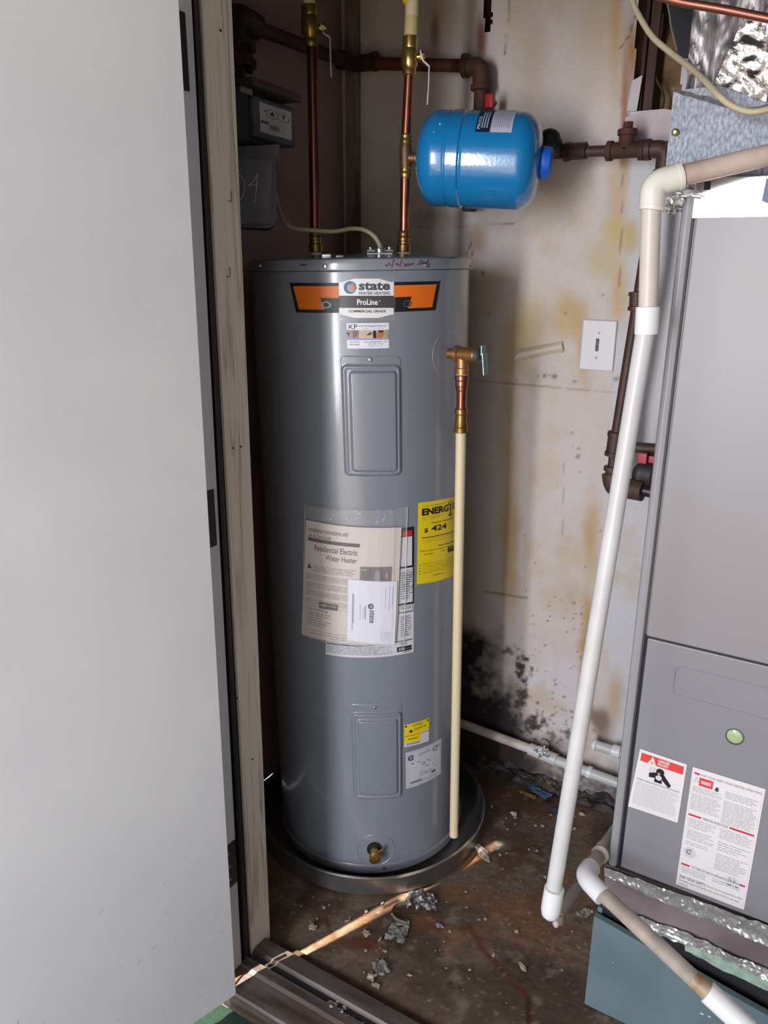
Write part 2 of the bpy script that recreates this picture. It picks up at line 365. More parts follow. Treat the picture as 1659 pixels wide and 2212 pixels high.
# corner batten on the back wall
a = hY(747, 300, YB - .02); b = hY(772, 300, YB - .02)
mb = MB(); mb.bx(a.x, b.x, YB - .022, YB - .001, 0, ZC - .005, .002); build(mb, 'trim_1', mat('batten_paint', (150, 138, 126), .6, col2=(96, 78, 62), vscale=10, stretch=(3, 3, .5), bump=.0008), kind='structure')
# ---- door frame (left jamb): weathered wood, black seal, grey metal
def jy(px): return hX(px, 1000, -1.04).y
y_w = jy(488); y_b = jy(466)
wood = mat('weathered_jamb', (222, 218, 208), .7, col2=(160, 140, 112), vscale=7, stretch=(6, 6, .35), bump=.0012, bscale=30, thr=(.5, .72), distort=1.2)
def yat(px, py, x=-1.04):
    q = hX(px, py, x); return q.y, q.z
def slab(mb, pa, pb, x0, x1, m=None):   # vertical slab on the jamb between two slightly leaning edges given as (px_top, px_bottom)
    out = []
    for (xt, xb_) in (pa, pb):
        (yt, zt_), (yb2, zb2) = (yat(xt, 0), yat(xb_, 2040)); k = (yt - yb2) / (zt_ - zb2); out.append((yb2 + k * (-.02 - zb2), yb2 + k * (2.12 - zb2)))
    (a0, a1), (b0, b1) = out
    P = [(x0, a0, -.02), (x0, b0, -.02), (x0, b1, 2.12), (x0, a1, 2.12)]; mb.prism(P, (x1 - x0, 0, 0), m); return out
mb = MB(); slab(mb, (436, 544), (500, 584), -1.085, -1.04); tj = build(mb, 'trim_2', wood, kind='structure')
mb = MB(); mb.bx(-1.085, -1.062, YD1 + .0005, YD1 + .02, .0, 2.12, .002); build(mb, 'inner_stop', mat('inner_stop_wood', (120, 108, 92), .8, col2=(70, 56, 42), vscale=16, bump=.001, bscale=50), tj)
# wood cracks and nail holes, knots, staples
rr = random.Random(3)
for i, (px, py) in enumerate([(476, 66), (503, 968), (520, 965), (512, 1508), (545, 1640)]):
    p = hX(px, py, -1.04); m2 = MB(); m2.lathe([(.0022, 0), (.0022, .0012)], p, (1, 0, 0), 10); build(m2, 'nail_head', mat('nail', (46, 36, 30), .6), tj)
for (px, py) in [(495, 425), (492, 588)]:
    p = hX(px, py, -1.04); m2 = MB(); m2.tube([p + V((0, -.004, -.008)), p + V((.002, -.004, -.008)), p + V((.002, .004, -.008)), p + V((.002, .004, .008)), p + V((.0, .004, .008))], .0009, 6); build(m2, 'staple', mat('old_steel', (120, 116, 106), .5, .6), tj)
mb = MB(); o_ = slab(mb, (411, 518), (435.5, 543.5), -1.085, -1.046); mb.tube([(-1.043, (o_[0][0] + o_[1][0]) / 2, 0.0), (-1.043, (o_[0][1] + o_[1][1]) / 2, 2.1)], .0055, 12)
build(mb, 'weather_seal', mat('black_rubber', (24, 25, 32), .45), tj)
mb = MB(); P_ = [(-1.085, YD0, -.02), (-1.085, o_[0][0] - .0008, -.02), (-1.085, o_[0][1] - .0008, 2.12), (-1.085, YD0, 2.12)]; mb.prism(P_, (.048, 0, 0)); mb.bx(-1.085, -1.033, YD0 - .03, YD0 - .001, -.02, 2.12, .002); build(mb, 'frame_channel', mat('grey_frame', (206, 208, 218), .45), tj)  # outer lip added behind the door, unseen, to trim the sun strip
mb = MB(); mb.bx(-1.085, .30, YD0 - .01, YD1, 2.075, 2.12, .002); build(mb, 'head_jamb', wood, tj)
mb = MB(); mb.bx(.255, .30, YD0 - .01, YD1, -.02, 2.075, .002); build(mb, 'side_jamb', wood, tj)
# ---- door leaf
E = hZ(510, 2148, .03); dd = V((-.2827, -.9592, 0)); nn = V((.9592, -.2827, 0))
d_top = 2.10; DW = .80
def door():
    c = E + dd * (DW / 2) - nn * .0175; c.z = (d_top + .03) / 2
    mb = MB(); mb.box((c.x, c.y, c.z), (DW, .035, d_top - .03), (dd, nn, Z), .0015)
    mb.v = [p + nn * (.0105 * p.z) for p in mb.v]
    w = mat('door_paint', (206, 208, 212), .5, col2=(196, 197, 204), vscale=2.2, bump=.00015, bscale=160, spec=.3)
    o = build(mb, 'door_1', w, kind='structure'); W = WM[o.name]
    # scuffs: thin dried marks on the face
    sc = MB(); r = random.Random(8)
    for i in range(46):
        t = DW * (.02 + .6 * r.random() ** 1.3); z = .02 + .45 * r.random() ** 1.6; L = .003 + .012 * r.random(); a = r.uniform(.2, 1.2)
        p = V((E.x, E.y, 0)) + dd * t + nn * (.0006 + .0105 * z); p.z = z; q = p + (-dd * math.cos(a) + Z * math.sin(a)) * L; wv = (dd * math.sin(a) + Z * math.cos(a)) * .0005
        sc.add([p - wv, q, p + wv], [[0, 1, 2]])
    build(sc, 'scuffs', mat('scuff', (120, 118, 116), .8), o, recalc=False, kind='stuff')
    # hinges: leaf on the frame channel and knuckle
    for pz in (120, 1112, 1850):
        h0 = hX(404 + (pz - 120) * .0575, pz, -1.05)
        zc = h0.z; m2 = MB(); m2.box((-1.0360, YD0 + .020, zc), (.0025, .046, .115), None, .012, seg=4)
        hn = build(m2, 'hinge', mat('dark_bronze', (66, 62, 66), .35, .6), o)
        m2 = MB(); m2.tube([(E.x - .034, E.y + .018, zc - .055), (E.x - .034, E.y + .018, zc + .055)], .005, 14); build(m2, 'knuckle', MATS['dark_bronze'], hn)
        for k in (-.035, 0, .035):
            m2 = MB(); m2.lathe([(.004, 0), (.003, .0015)], (-1.0350, YD0 + .020, zc + k), (1, 0, 0), 12); build(m2, 'screw', mat('bright_screw', (150, 150, 155), .3, .9), hn)
    m2 = MB(); m2.box((-1.0362, YD0 + .018, hX(418, 236, -1.05).z), (.002, .005, .014)); build(m2, 'paint_fleck', mat('fleck', (222, 222, 224), .5), o)
    return o
door()
# ---- threshold
tm = mat('worn_aluminium', (120, 112, 110), .42, .55, col2=(84, 70, 62), vscale=7, stretch=(.6, 5, 5), bump=.0006, bscale=40)
mb = MB()
y0 = hZ(514, 2152, .012).y; 
prof = [(y0, -.035), (y0, .006), (y0 + .004, .012), (y0 + .045, .016), (1.062, .017), (1.070, .022), (1.092, .022), (1.100, .010), (1.112, .010), (1.120, .020), (1.158, .018), (YD1, .004), (YD1, -.035)]
xa, xb = -1.038, .254
vs = [(xa, y, z) for y, z in prof] + [(xb, y, z) for y, z in prof]; n = len(prof)
mb.add(vs, [[i, i + 1, n + i + 1, n + i] for i in range(n - 1)] + [list(range(n)), [n + i for i in range(n)][::-1]])
ts = build(mb, 'trim_3', tm, sharp=20, kind='structure')
mb = MB(); mb.bx(xa, xb, 1.1005, 1.1115, .0105, .0128, .0008); build(mb, 'rubber_insert', mat('dark_insert', (44, 42, 48), .6), ts)
mb = MB(); mb.bx(xa, xb, YD1, YD1 + .014, -.01, .0035, .002); build(mb, 'rotten_edge', mat('rotten_wood', (74, 58, 42), .9, col2=(46, 36, 28), vscale=30, bump=.003, bscale=60), ts)
mb = MB(); pa = hZ(530, 2110, .02); mb.box((-1.03, y0 + .03, .012), (.034, .06, .02), None, .004); build(mb, 'end_block', mat('old_wood', (104, 82, 62), .9, col2=(64, 50, 40), vscale=40, stretch=(4, 1, 1), bump=.002), ts)
# paint drips on the threshold
mb = MB(); r = random.Random(11); c0 = hZ(735, 2175, .0215)
for i in range(46):
    p = c0 + V((r.gauss(0, .018), r.gauss(0, .007), 0)); rad = .0008 + .0028 * r.random() ** 2; z = .0225 if 1.07 < p.y < 1.092 else .0172
    if 1.092 <= p.y < 1.12: z = .013
    mb.add([(p.x + rad * math.cos(a) * (1 + r.random()), p.y + rad * math.sin(a), z) for a in [k * 1.0472 for k in range(6)]], [list(range(6))])
build(mb, 'paint_drips', mat('dried_paint', (196, 196, 206), .5), ts, recalc=False, kind='stuff')
for (px, py) in [(593, 2118), (830, 2172)]:
    p = hZ(px, py, .0175); m2 = MB(); m2.lathe([(.004, -.002), (.0035, .0012), (.001, .0018)], p, (0, 0, 1), 12); build(m2, 'screw', mat('rusty_screw', (70, 48, 40), .6, .5), ts)
# ---- floor (dirty, stained) in its own colour layer
def floor():
    x0, x1, y0_, y1_ = XL, .55, YD1, YB + .05; st = .0055
    nx = int((x1 - x0) / st); ny = int((y1_ - y0_) / st)
    X, Y = np.meshgrid(np.linspace(x0, x1, nx + 1), np.linspace(y0_, y1_, ny + 1)); P = np.stack([X, Y, np.zeros_like(X)], -1); px, py = projn(P)
    n1 = fbm(X + 5, Y, 5, 21); n2 = fbm(X, Y + 7, 22, 22); n3 = fbm(X + 2, Y, 90, 23, 3)
    C = np.ones(X.shape + (3,)) * nlin((112, 97, 86)); C = mix(C, (82, 68, 58), sm(.4, .65, n1)); C = mix(C, (136, 122, 112), sm(.58, .75, n2) * .6)
    C = mix(C, (56, 44, 36), sm(.55, .8, n3) * .5); C = mix(C, (130, 86, 50), sm(.55, .72, fbm(X, Y, 7, 31)) * .5)
    def blob(cx, cy, rx, ry, col, a, warp=.9):
        nonlocal C
        d = np.sqrt(((px - cx) / rx) ** 2 + ((py - cy) / ry) ** 2) + (n2 - .5) * warp + (n1 - .5) * warp; C = mix(C, col, sm(1, .3, d) * a)
    blob(790, 2035, 60, 22, (96, 44, 22), .8); blob(930, 2000, 60, 30, (112, 62, 32), .6); blob(1010, 1930, 80, 30, (120, 80, 44), .6); blob(1000, 1850, 80, 26, (132, 92, 50), .7)
    blob(1120, 1850, 90, 60, (84, 56, 34), .6); blob(1120, 1740, 90, 60, (62, 44, 30), .7); blob(1230, 1700, 80, 50, (36, 30, 28), .8); blob(1070, 1690, 90, 30, (70, 56, 38), .6); blob(700, 1950, 60, 50, (60, 38, 24), .6)
    blob(600, 2000, 40, 60, (70, 48, 34), .5); blob(720, 2040, 90, 20, (90, 64, 42), .5)
    def line(pts, w, col, a):
        nonlocal C
        for (ax, ay), (bx, by) in zip(pts, pts[1:]):
            t = np.clip(((px - ax) * (bx - ax) + (py - ay) * (by - ay)) / ((bx - ax) ** 2 + (by - ay) ** 2), 0, 1)
            d = np.hypot(px - ax - t * (bx - ax), py - ay - t * (by - ay)) + (n3 - .5) * 6 + (n2 - .5) * 6; C = mix(C, col, sm(w, w * .2, d) * a)
    line([(1015, 1998), (1040, 2045), (1085, 2095), (1140, 2155), (1150, 2212)], 9, (96, 46, 26), .8); line([(1140, 2155), (1140, 2212)], 7, (40, 30, 26), .8)
    line([(700, 1945), (705, 1990), (720, 2020)], 9, (86, 44, 24), .6)
    C = mix(C, (150, 136, 124), sm(.74, .82, fbm(X + 11, Y, 110, 40, 2)) * .5)
    P[..., 2] = (n1 - .5) * .006 + (n3 - .5) * .003 - .003
    idx = np.arange((nx + 1) * (ny + 1)).reshape(ny + 1, nx + 1); q = np.stack([idx[:-1, :-1], idx[:-1, 1:], idx[1:, 1:], idx[1:, :-1]], -1).reshape(-1, 4)
    mb = MB(); mb.v = [V(p) for p in P.reshape(-1, 3)]; mb.f = q.tolist(); mb.m = [0] * len(mb.f); mb.col = np.concatenate([C.reshape(-1, 3), np.ones((C.size // 3, 1))], 1)
    build(mb, 'floor', mat('dirty_floor', (90, 80, 70), .62, vcol=True, col2=(40, 32, 26), vscale=260, thr=(.55, .9), bump=.0012, bscale=140, spec=.3), recalc=False, kind='structure')
floor()
# debris ridge at the wall foot
mb = MB(); r = random.Random(4)
def rubble(u, v):
    x = XL + .02 + u * 1.2; k = noise.noise(V((x * 22, v * 3, 1))) ; k2 = noise.noise(V((x * 60, v * 9, 4)))
    return V((x, YB - .055 + v * .06, max(-.004, .028 * (v ** .8) * (.6 + k) + .01 * k2)))
mb.grid(rubble, 260, 10); build(mb, 'trim_4', mat('crumbled_plaster', (92, 82, 80), .9, col2=(34, 30, 30), vscale=26, bump=.004, bscale=90), recalc=False, kind='structure')
# ---- outside: deck with green turf, added unseen walls and roof that block sun and sky
mb = MB(); mb.bx(-6, 6, -8, YD0 + .03, -.12, -.06); build(mb, 'ground', mat('concrete_yard', (150, 146, 140), .8), kind='structure')
mb = MB()
def carpet(u, v): 
    x = -1.6 + u * 1.9; y = -.35 + v * 1.36; return V((x, y, -.052 + .004 * noise.noise(V((x * 90, y * 90, 0)))))
mb.grid(carpet, 150, 110); build(mb, 'turf_mat', mat('green_turf', (10, 52, 38), .95, col2=(5, 30, 24), vscale=240, bump=.004, bscale=500), recalc=False, label='dark green artificial turf mat outside the doorway', cat='mat')
mb = MB(); mb.bx(-2.36, -1.05, -2.75, -2.25, -.1, 3.6); build(mb, 'wall_sun_blocker', mat('sun_blocker_paint', (120, 112, 104), .8, var=.2), kind='structure')  # added unseen wall, keeps sun and sky off the doorway
mb = MB(); mb.prism([(-1.0, YD0 + .02, 2.34), (.95, YD0 + .02, 2.34), (.95, -1.9, 2.34), (-2.2, -1.9, 2.34)], (0, 0, .06)); build(mb, 'roof_light_blocker', mat('roof_blocker_board', (120, 108, 98), .8), kind='structure')  # added unseen roof, left edge cut along the sun's path
mb = MB(); mb.bx(.85, .93, -1.9, YD0 + .02, -.1, 2.335); build(mb, 'wall_light_blocker', mat('light_blocker_paint', (126, 112, 100), .8, var=.2), kind='structure')  # added unseen side wall, cuts the light coming from the right
# ================================================================ WATER HEATER
DH = 2.02; RH = .267; HT = 1.612
p1 = hD(778, 566, DH); p2 = hD(801, 1700, DH); axd = (p1 - p2).normalized(); base = p2 + axd * ((.012 - p2.z) / axd.z)
hx = (R0 - axd * R0.dot(axd)).normalized(); hy = axd.cross(hx)
HM = Matrix((hx, hy, axd)).transposed().to_4x4(); HM.translation = base; HI = HM.inverted()
HL = (HT - .012) / axd.z
def cyl(phi, z, r=RH): return HM @ V((r * math.sin(phi), -r * math.cos(phi), z))
def chit(px, py, r=RH):
    o = HI @ CAM; d = HI.to_3x3() @ ray(px, py)
    A = d.x ** 2 + d.y ** 2; B = 2 * (o.x * d.x + o.y * d.y); C_ = o.x ** 2 + o.y ** 2 - r * r; q = B * B - 4 * A * C_
    t = (-B - math.sqrt(max(q, 0))) / (2 * A); p = o + d * t; return (math.atan2(p.x, -p.y), p.z)
def csurf(px4, r=RH):
    c = [V((*chit(*p, r), 0)) for p in px4]
    def f(u, v, h): q = bil(c, u, v); return cyl(q.x, q.y, r + h)
    return f
heater = thing('water_heater', 'tall grey cylindrical electric water heater standing in a metal drain pan', 'water heater', mx=HM)
paint = mat('heater_paint', (124, 130, 141), .32, spec=.5, coat=.7, crough=.06, bump=.0001, bscale=500)
zcap = chit(780, 585)[1]; zb0 = chit(790, 1868)[1]
mb = MB(); mb.lathe([(RH - .02, 0), (RH - .004, .0), (RH + .004, .004), (RH + .0045, zb0 - .003), (RH + .001, zb0), (RH, zb0 + .002), (RH, zcap - .003), (RH - .002, zcap)], base, axd, 160)
build(mb, 'tank_jacket', paint, heater)
mb = MB(); mb.lathe([(RH - .01, zcap + .0005), (RH + .0035, zcap + .001), (RH + .0045, zcap + .004), (RH + .0045, HL - .010), (RH + .002, HL - .003), (RH - .006, HL), (RH - .012, HL - .004), (RH - .035, HL - .002), (RH - .12, HL + .008), (.01, HL + .012)], base, axd, 160)
build(mb, 'top_cap', paint, heater)
steel = mat('zinc_screw', (190, 192, 196), .25, .9)
def screw_c(px, py, parent, r=RH + .005, rad=.0045):
    ph, z = chit(px, py, r); p = cyl(ph, z, r - .001); n = (cyl(ph, z, r + .1) - p); m2 = MB(); m2.lathe([(rad * 1.25, 0), (rad * 1.25, .001), (rad, .0035), (rad * .5, .0045)], p, n, 14); build(m2, 'screw', steel, parent)
for q in [(702, 575), (922, 573), (1017, 578), (829, 1875), (561, 574)]: screw_c(*q, heater)
# embossed element covers
def cover(outer, ridge, ring, inner, h1=.006, h2=.011):
    cs = [V((*chit(*p), 0)) for p in outer]
    def rr_sd(u, v, rc, rad):   # distance inside rounded rectangle, metres
        u0, v0, u1, v1 = rc; W = abs(cs[1].x - cs[0].x) * RH; H = abs(cs[0].y - cs[3].y)
        x = abs(u - (u0 + u1) / 2) * W; y = abs(v - (v0 + v1) / 2) * H; hx_ = (u1 - u0) / 2 * W - rad; hy_ = (v1 - v0) / 2 * H - rad
        return -(math.hypot(max(x - hx_, 0), max(y - hy_, 0)) + min(max(x - hx_, y - hy_), 0) - rad)
    def hf(u, v):
        d0 = rr_sd(u, v, (0, 0, 1, 1), .012); h = .0016 * min(1, max(-.8, d0 / .0012))
        s_ = lambda d, w: (lambda t: t * t * (3 - 2 * t))(min(1, max(0, d / w)))
        h += h1 * s_(rr_sd(u, v, ridge, .014), .005); h -= .0015 * s_(rr_sd(u, v, ridge, .014) - .008, .003)
        h += h2 * .55 * s_(rr_sd(u, v, inner, .010), .007); return h
    mb = MB()
    def f(u, v): q = bil(cs, u, v); return cyl(q.x, q.y, RH + hf(u, v))
    mb.grid(f, 84, 150); return build(mb, 'element_cover', paint, heater, recalc=False, sharp=70)
def uvr(x0, y0, x1, y1, o): return ((x0 - o[0][0]) / (o[1][0] - o[0][0]), (y0 - o[0][1]) / (o[3][1] - o[0][1]), (x1 - o[0][0]) / (o[1][0] - o[0][0]), (y1 - o[0][1]) / (o[3][1] - o[0][1]))
o1 = [(735, 768), (866, 768), (868, 1027), (744, 1027)]
c1 = cover(o1, uvr(736.5, 785, 864, 1026, o1), None, uvr(752, 797, 855, 1017, o1)); screw_c(800, 777, c1, RH + .002, .0038)
o2 = [(756, 1519), (869, 1515), (869, 1722), (763, 1724)]
c2 = cover(o2, uvr(758, 1536, 867, 1721, o2), None, uvr(770, 1548, 858, 1711, o2)); screw_c(810, 1528, c2, RH + .002, .0038)
# ---- printed stickers on the jacket
BLK = (26, 26, 32); WHT = (224, 224, 230); GRY = (150, 150, 156); ORG = (226, 112, 24); RED = (196, 36, 48); DG = (96, 96, 104)
L = Label(csurf([(626, 611), (951, 607), (940, 670), (640, 675)]), 3.9)
L.nu = 40
L.rect(0, 0, 1, 1, BLK, 1)
L.quad([(.022, .10), (.385, .10), (.385, .9), (.0, .9)], ORG, 2) if False else None
L.quad([(.022, .11), (.97, .11), (.965, .89), (.03, .89)], ORG, 2)
L.quad([(.20, .50), (.79, .50), (.765, 1.0), (.225, 1.0)], BLK, 3)
L.disc(.235, .73, .12, (150, 150, 156), 4, .08); L.disc(.765, .73, .12, (70, 70, 72), 4, .08)
build(L.mb, 'brand_banner', flat(BLK), heater, recalc=False)
L = Label(csurf([(732, 600), (850, 600), (850, 688), (733, 688)]), 1.35); L.nu = 30; L.base = .0018
L.rect(.0, .10, 1, .90, WHT, 1); L.quad([(.28, .02), (.72, .02), (1, .12), (0, .12)], WHT, 1); L.quad([(0, .89), (1, .89), (.72, .98), (.28, .98)], WHT, 1)
L.rect(0, .44, 1, .735, (22, 22, 28), 2); L.rect(0, .435, 1, .44, (80, 80, 84), 3)
L.disc(.205, .235, .155, (28, 66, 120), 2); L.disc(.235, .235, .115, (90, 170, 196), 3, .06, 60, 330); L.disc(.22, .235, .10, (24, 90, 140), 3, .062, 0, 120); L.disc(.245, .235, .072, (220, 120, 60), 4)
L.text('state', .36, .10, .93, .30, (30, 36, 60), 3, bold=.035); L.text('WATER HEATERS', .36, .335, .93, .41, (44, 50, 74), 3, shear=.2, bold=.02)
L.text('ProLine', .33, .52, .70, .66, (235, 235, 235), 4, bold=.02); L.disc(.735, .56, .014, (235, 235, 235), 4, n=10)
L.text('COMMERCIAL GRADE', .17, .78, .85, .845, (36, 36, 44), 3, bold=.03)
build(L.mb, 'brand_badge', flat(WHT), heater, recalc=False)
# clear film over the badge
film = mat('clear_film', (255, 255, 255), .12, alpha=.05, spec=1.0)
def filmf(s_, w, hh): 
    mb = MB(); mb.grid(lambda u, v: s_(u, v, hh + w * abs(noise.noise(V((u * 7, v * 9, 3))))), 30, 24); return mb
build(filmf(csurf([(734, 597), (852, 597), (853, 692), (735, 692)]), .003, .0042), 'clear_film', film, heater, recalc=False)
L = Label(csurf([(749, 698), (840, 697), (840, 752), (750, 753)]), 1.65); L.nu = 24
L.rect(0, 0, 1, 1, (222, 224, 236), 1); L.text('KP', .045, .05, .255, .235, (40, 40, 52), 2, bold=.01)
L.text('Kitzi Plumbing & Drain, LLC', .29, .075, .96, .165, (52, 56, 78), 2, shear=.25, bold=.01); L.lines(.36, .20, .88, .235, 1, (150, 160, 186), .7)
L.rect(0, .27, .29, .60, (150, 134, 134), 2); L.rect(.30, .27, .90, .60, (196, 176, 154), 2); L.rect(.88, .27, 1, .60, (156, 150, 118), 2)
L.poly([(.0, .33), (.08, .42), (.06, .5), (.0, .42)], (72, 40, 52), 3); L.poly([(.14, .30), (.28, .28), (.28, .42), (.17, .60), (.14, .52)], (120, 100, 104), 3); L.poly([(.06, .42), (.13, .40), (.13, .52), (.07, .50)], (196, 140, 146), 3)
L.poly([(.46, .47), (.54, .36), (.60, .38), (.55, .48)], (92, 60, 44), 3); L.poly([(.61, .36), (.64, .29), (.69, .30), (.70, .60), (.62, .60)], (36, 30, 44), 3)
L.poly([(.71, .42), (.75, .29), (.87, .30), (.88, .46), (.84, .60), (.72, .60)], (176, 112, 70), 3); L.poly([(.73, .29), (.87, .29), (.85, .38), (.76, .37)], (92, 30, 34), 4)
L.rect(0, .595, 1, .665, (140, 158, 206), 3); L.text('CALL NOW FOR', .06, .72, .295, .765, (60, 60, 70), 2, bold=.02); L.text('FREE ESTIMATE', .06, .82, .30, .865, (60, 60, 70), 2, bold=.02)
L.text('CELL: 336-406-0647', .40, .71, .83, .765, (170, 50, 80), 2, bold=.02); L.lines(.85, .72, .97, .76, 1, (190, 130, 150), .8); L.lines(.50, .80, .86, .84, 1, (130, 136, 170), .8, ragged=0); L.lines(.52, .88, .84, .92, 1, (140, 146, 180), .8, ragged=0)
build(L.mb, 'installer_sticker', flat(WHT), heater, recalc=False)
# energy guide
L = Label(csurf([(903, 1086), (998, 1063), (994, 1234), (900, 1262)]), .55); L.nu = 30; Y_ = (232, 208, 24); B2 = (40, 10, 16)
L.rect(0, 0, 1, 1, Y_, 1); L.text('ENERG', .06, .075, .56, .16, B2, 2, bold=.05); L.text('Y', .545, .065, .66, .15, B2, 2, bold=.03); L.rect(.59, .12, .62, .20, B2, 3); L.poly([(.535, .195), (.605, .235), (.675, .195), (.605, .205)], B2, 3)
L.text('GUIDE', .65, .075, .985, .16, B2, 2, bold=.05); L.lines(.08, .045, .95, .065, 1, (120, 106, 10), .6)
L.lines(.06, .175, .45, .225, 3, (120, 106, 10), .4); L.lines(.72, .175, .95, .225, 3, (120, 106, 10), .4)
L.text('Estimated Yearly Energy Cost', .22, .25, .80, .275, (70, 50, 10), 2, bold=.02); L.text('$', .10, .315, .165, .375, B2, 2, bold=.03); L.text('424', .22, .295, .52, .365, B2, 2, bold=.03)
L.rect(.06, .425, .98, .435, B2, 2); L.lines(.08, .45, .9, .505, 3, (110, 96, 10), .4); L.text('First Hour Rating', .36, .545, .79, .572, B2, 2, bold=.03, shear=.2); L.text('(How much hot water you get in the first hour)', .04, .585, .96, .607, (70, 56, 10), 2, bold=.01)
L.text('VERY SMALL', .1, .632, .27, .645, (60, 50, 10), 2, bold=.02); L.text('LOW', .42, .625, .5, .638, (60, 50, 10), 2, bold=.02); L.rect(.56, .61, .78, .675, B2, 2); L.text('MEDIUM', .60, .62, .74, .645, (150, 120, 130), 3, bold=.02); L.text('HIGH', .86, .625, .93, .638, (60, 50, 10), 2)
for k in range(4): L.disc(.045, .765 + .036 * k, .006, B2, 2, n=8)
L.lines(.08, .745, .88, .885, 6, (130, 116, 10), .35); L.text('ftc.gov/energy', .27, .905, .48, .925, B2, 2, bold=.02)
build(L.mb, 'energy_label', flat(Y_), heater, recalc=False)
# big instruction sticker under the manual
L = Label(csurf([(706, 1140), (894, 1137), (893, 1408), (704, 1413)]), .69); L.nu = 40
SW = (206, 206, 214); L.rect(0, 0, 1, 1, SW, 1); L.rect(.72, 0, 1, .31, BLK, 2); L.rect(.80, .025, .975, .065, RED, 3); L.rect(.80, .07, .975, .295, SW, 3); L.lines(.86, .33, .98, .50, 12, GRY, .4, 2)
L.rect(.72, .585, 1, .60, BLK, 2); L.rect(.985, .30, 1, .60, BLK, 2); L.rect(.72, .655, .99, .662, BLK, 2); L.lines(.84, .345, .985, .56, 12, DG, .35, 3, ragged=.6); L.rect(.985, .60, .99, .66, BLK, 2); L.lines(.84, .61, .97, .64, 2, DG, .4, 3)
L.lines(.84, .69, .97, .86, 11, DG, .35, 3, ragged=.6); L.rect(.70, .885, .985, .892, BLK, 3); L.lines(.84, .90, .92, .93, 2, DG, .35, 3); L.rect(.01, .90, .55, .908, BLK, 2)
L.lines(.01, .915, .75, .985, 9, (110, 110, 118), .4, 2, ragged=.25); L.rect(.80, .935, .975, .975, BLK, 2); L.text('AHRI', .815, .942, .89, .968, (210, 210, 210), 3, bold=.02); L.lines(.895, .95, .965, .965, 1, DG, .8, 3); L.lines(.88, .983, .96, .992, 1, DG, .6, 3)
build(L.mb, 'instruction_sticker', flat(SW), heater, recalc=False)
L = Label(csurf([(873, 1566), (927, 1550), (926, 1600), (873, 1614)]), 1.1); L.rect(0, 0, 1, 1, (210, 208, 222), 1); L.rect(0, 0, 1, .46, Y_, 2); L.rect(0, .46, .63, .82, Y_, 2)
L.rect(0, .50, 1, .545, (222, 116, 60), 3); L.disc(.06, .08, .045, BLK, 3, n=8); L.disc(.93, .08, .045, BLK, 3, n=8); L.disc(.25, .34, .07, (60, 44, 10), 3, n=8); L.lines(.3, .07, .72, .17, 2, (90, 80, 10), .5, 3, ragged=0); L.text('CONTRACTOR', .36, .24, .85, .30, BLK, 3, bold=.03)
L.lines(.36, .33, .6, .37, 1, (120, 110, 20), .6, 3); L.lines(.14, .66, .52, .71, 1, (90, 80, 10), .8, 3); L.rect(.07, .855, .60, .93, (150, 148, 164), 3)
build(L.mb, 'contractor_sticker', flat(Y_), heater, recalc=False)
L = Label(csurf([(876, 1626), (953, 1594), (952, 1670), (877, 1704)]), .95); PW = (196, 196, 208); L.rect(0, 0, 1, 1, PW, 1)
for a in [(.04, .03, .96, .04), (.04, .95, .96, .96), (.04, .03, .05, .96), (.955, .03, .965, .96)]: L.rect(*a, (160, 160, 172), 2)
L.disc(.13, .18, .075, (50, 50, 58), 2, .045, 30, 330); L.text('SA', .10, .15, .19, .205, (50, 50, 58), 3, bold=.04); L.disc(.79, .17, .075, (70, 70, 80), 2, .055); L.text('UL', .765, .15, .815, .19, (70, 70, 80), 3, bold=.03)
L.lines(.32, .12, .66, .2, 2, (140, 140, 152), .5, 2, ragged=0); L.lines(.85, .11, .94, .18, 2, (130, 130, 140), .5, 2); rr = random.Random(2)
for k in range(18): u = .1 + .75 * rr.random(); v = .32 + .36 * rr.random(); L.rect(u, v, u + .05, v + .02, (110, 110, 120), 2)
L.rect(.1, .84, .40, .90, (120, 120, 132), 2); L.rect(.68, .76, .81, .83, (96, 96, 108), 2); L.lines(.35, .70, .7, .77, 2, (150, 150, 160), .5, 2); L.lines(.32, .88, .93, .94, 2, (150, 150, 160), .5, 2)
build(L.mb, 'rating_sticker', flat(PW), heater, recalc=False)
# handwritten date on the cap: felt pen strokes
ink = mat('red_marker', (110, 26, 66), .5)
def pen(strokes, r=.0009):
    mb = MB()
    for st in strokes:
        pts = []
        for px, py in st: ph, z = chit(820 + px / 8.295, 550 + py / 8.295, RH + .0047); pts.append(cyl(ph, z, RH + .0049))
        mb.tube(pts, r, 6)
    return mb
S = [[(125, 170), (108, 190), (112, 210), (135, 205), (148, 180)], [(165, 148), (180, 150), (168, 168), (190, 175), (185, 192), (172, 190)], [(250, 88), (232, 160), (215, 235)],
     [(290, 148), (290, 190)], [(322, 145), (315, 180), (330, 198), (345, 178), (330, 172)], [(398, 92), (378, 160), (358, 220)], [(430, 170), (448, 158), (452, 175), (435, 212), (460, 203)], [(470, 175), (465, 195), (480, 190), (485, 170), (472, 174)],
     [(500, 160), (515, 150), (512, 170), (502, 192), (525, 185)], [(560, 150), (545, 180), (570, 185), (590, 160), (605, 150), (600, 165), (570, 182)], [(715, 120), (700, 160), (682, 192)], [(700, 135), (740, 100), (762, 120), (740, 165), (705, 180)], [(745, 168), (790, 135), (775, 165), (815, 140), (812, 158), (850, 125), (875, 92)], [(430, 208), (520, 192), (608, 152)]]
build(pen(S), 'handwritten_date', ink, heater, recalc=False)
build(pen([[(-1430, 195), (-1380, 180), (-1330, 190), (-1300, 175)], [(-1420, 175), (-1360, 195)]], .0012), 'pen_mark', mat('dark_smudge', (50, 50, 58), .6), heater, recalc=False)
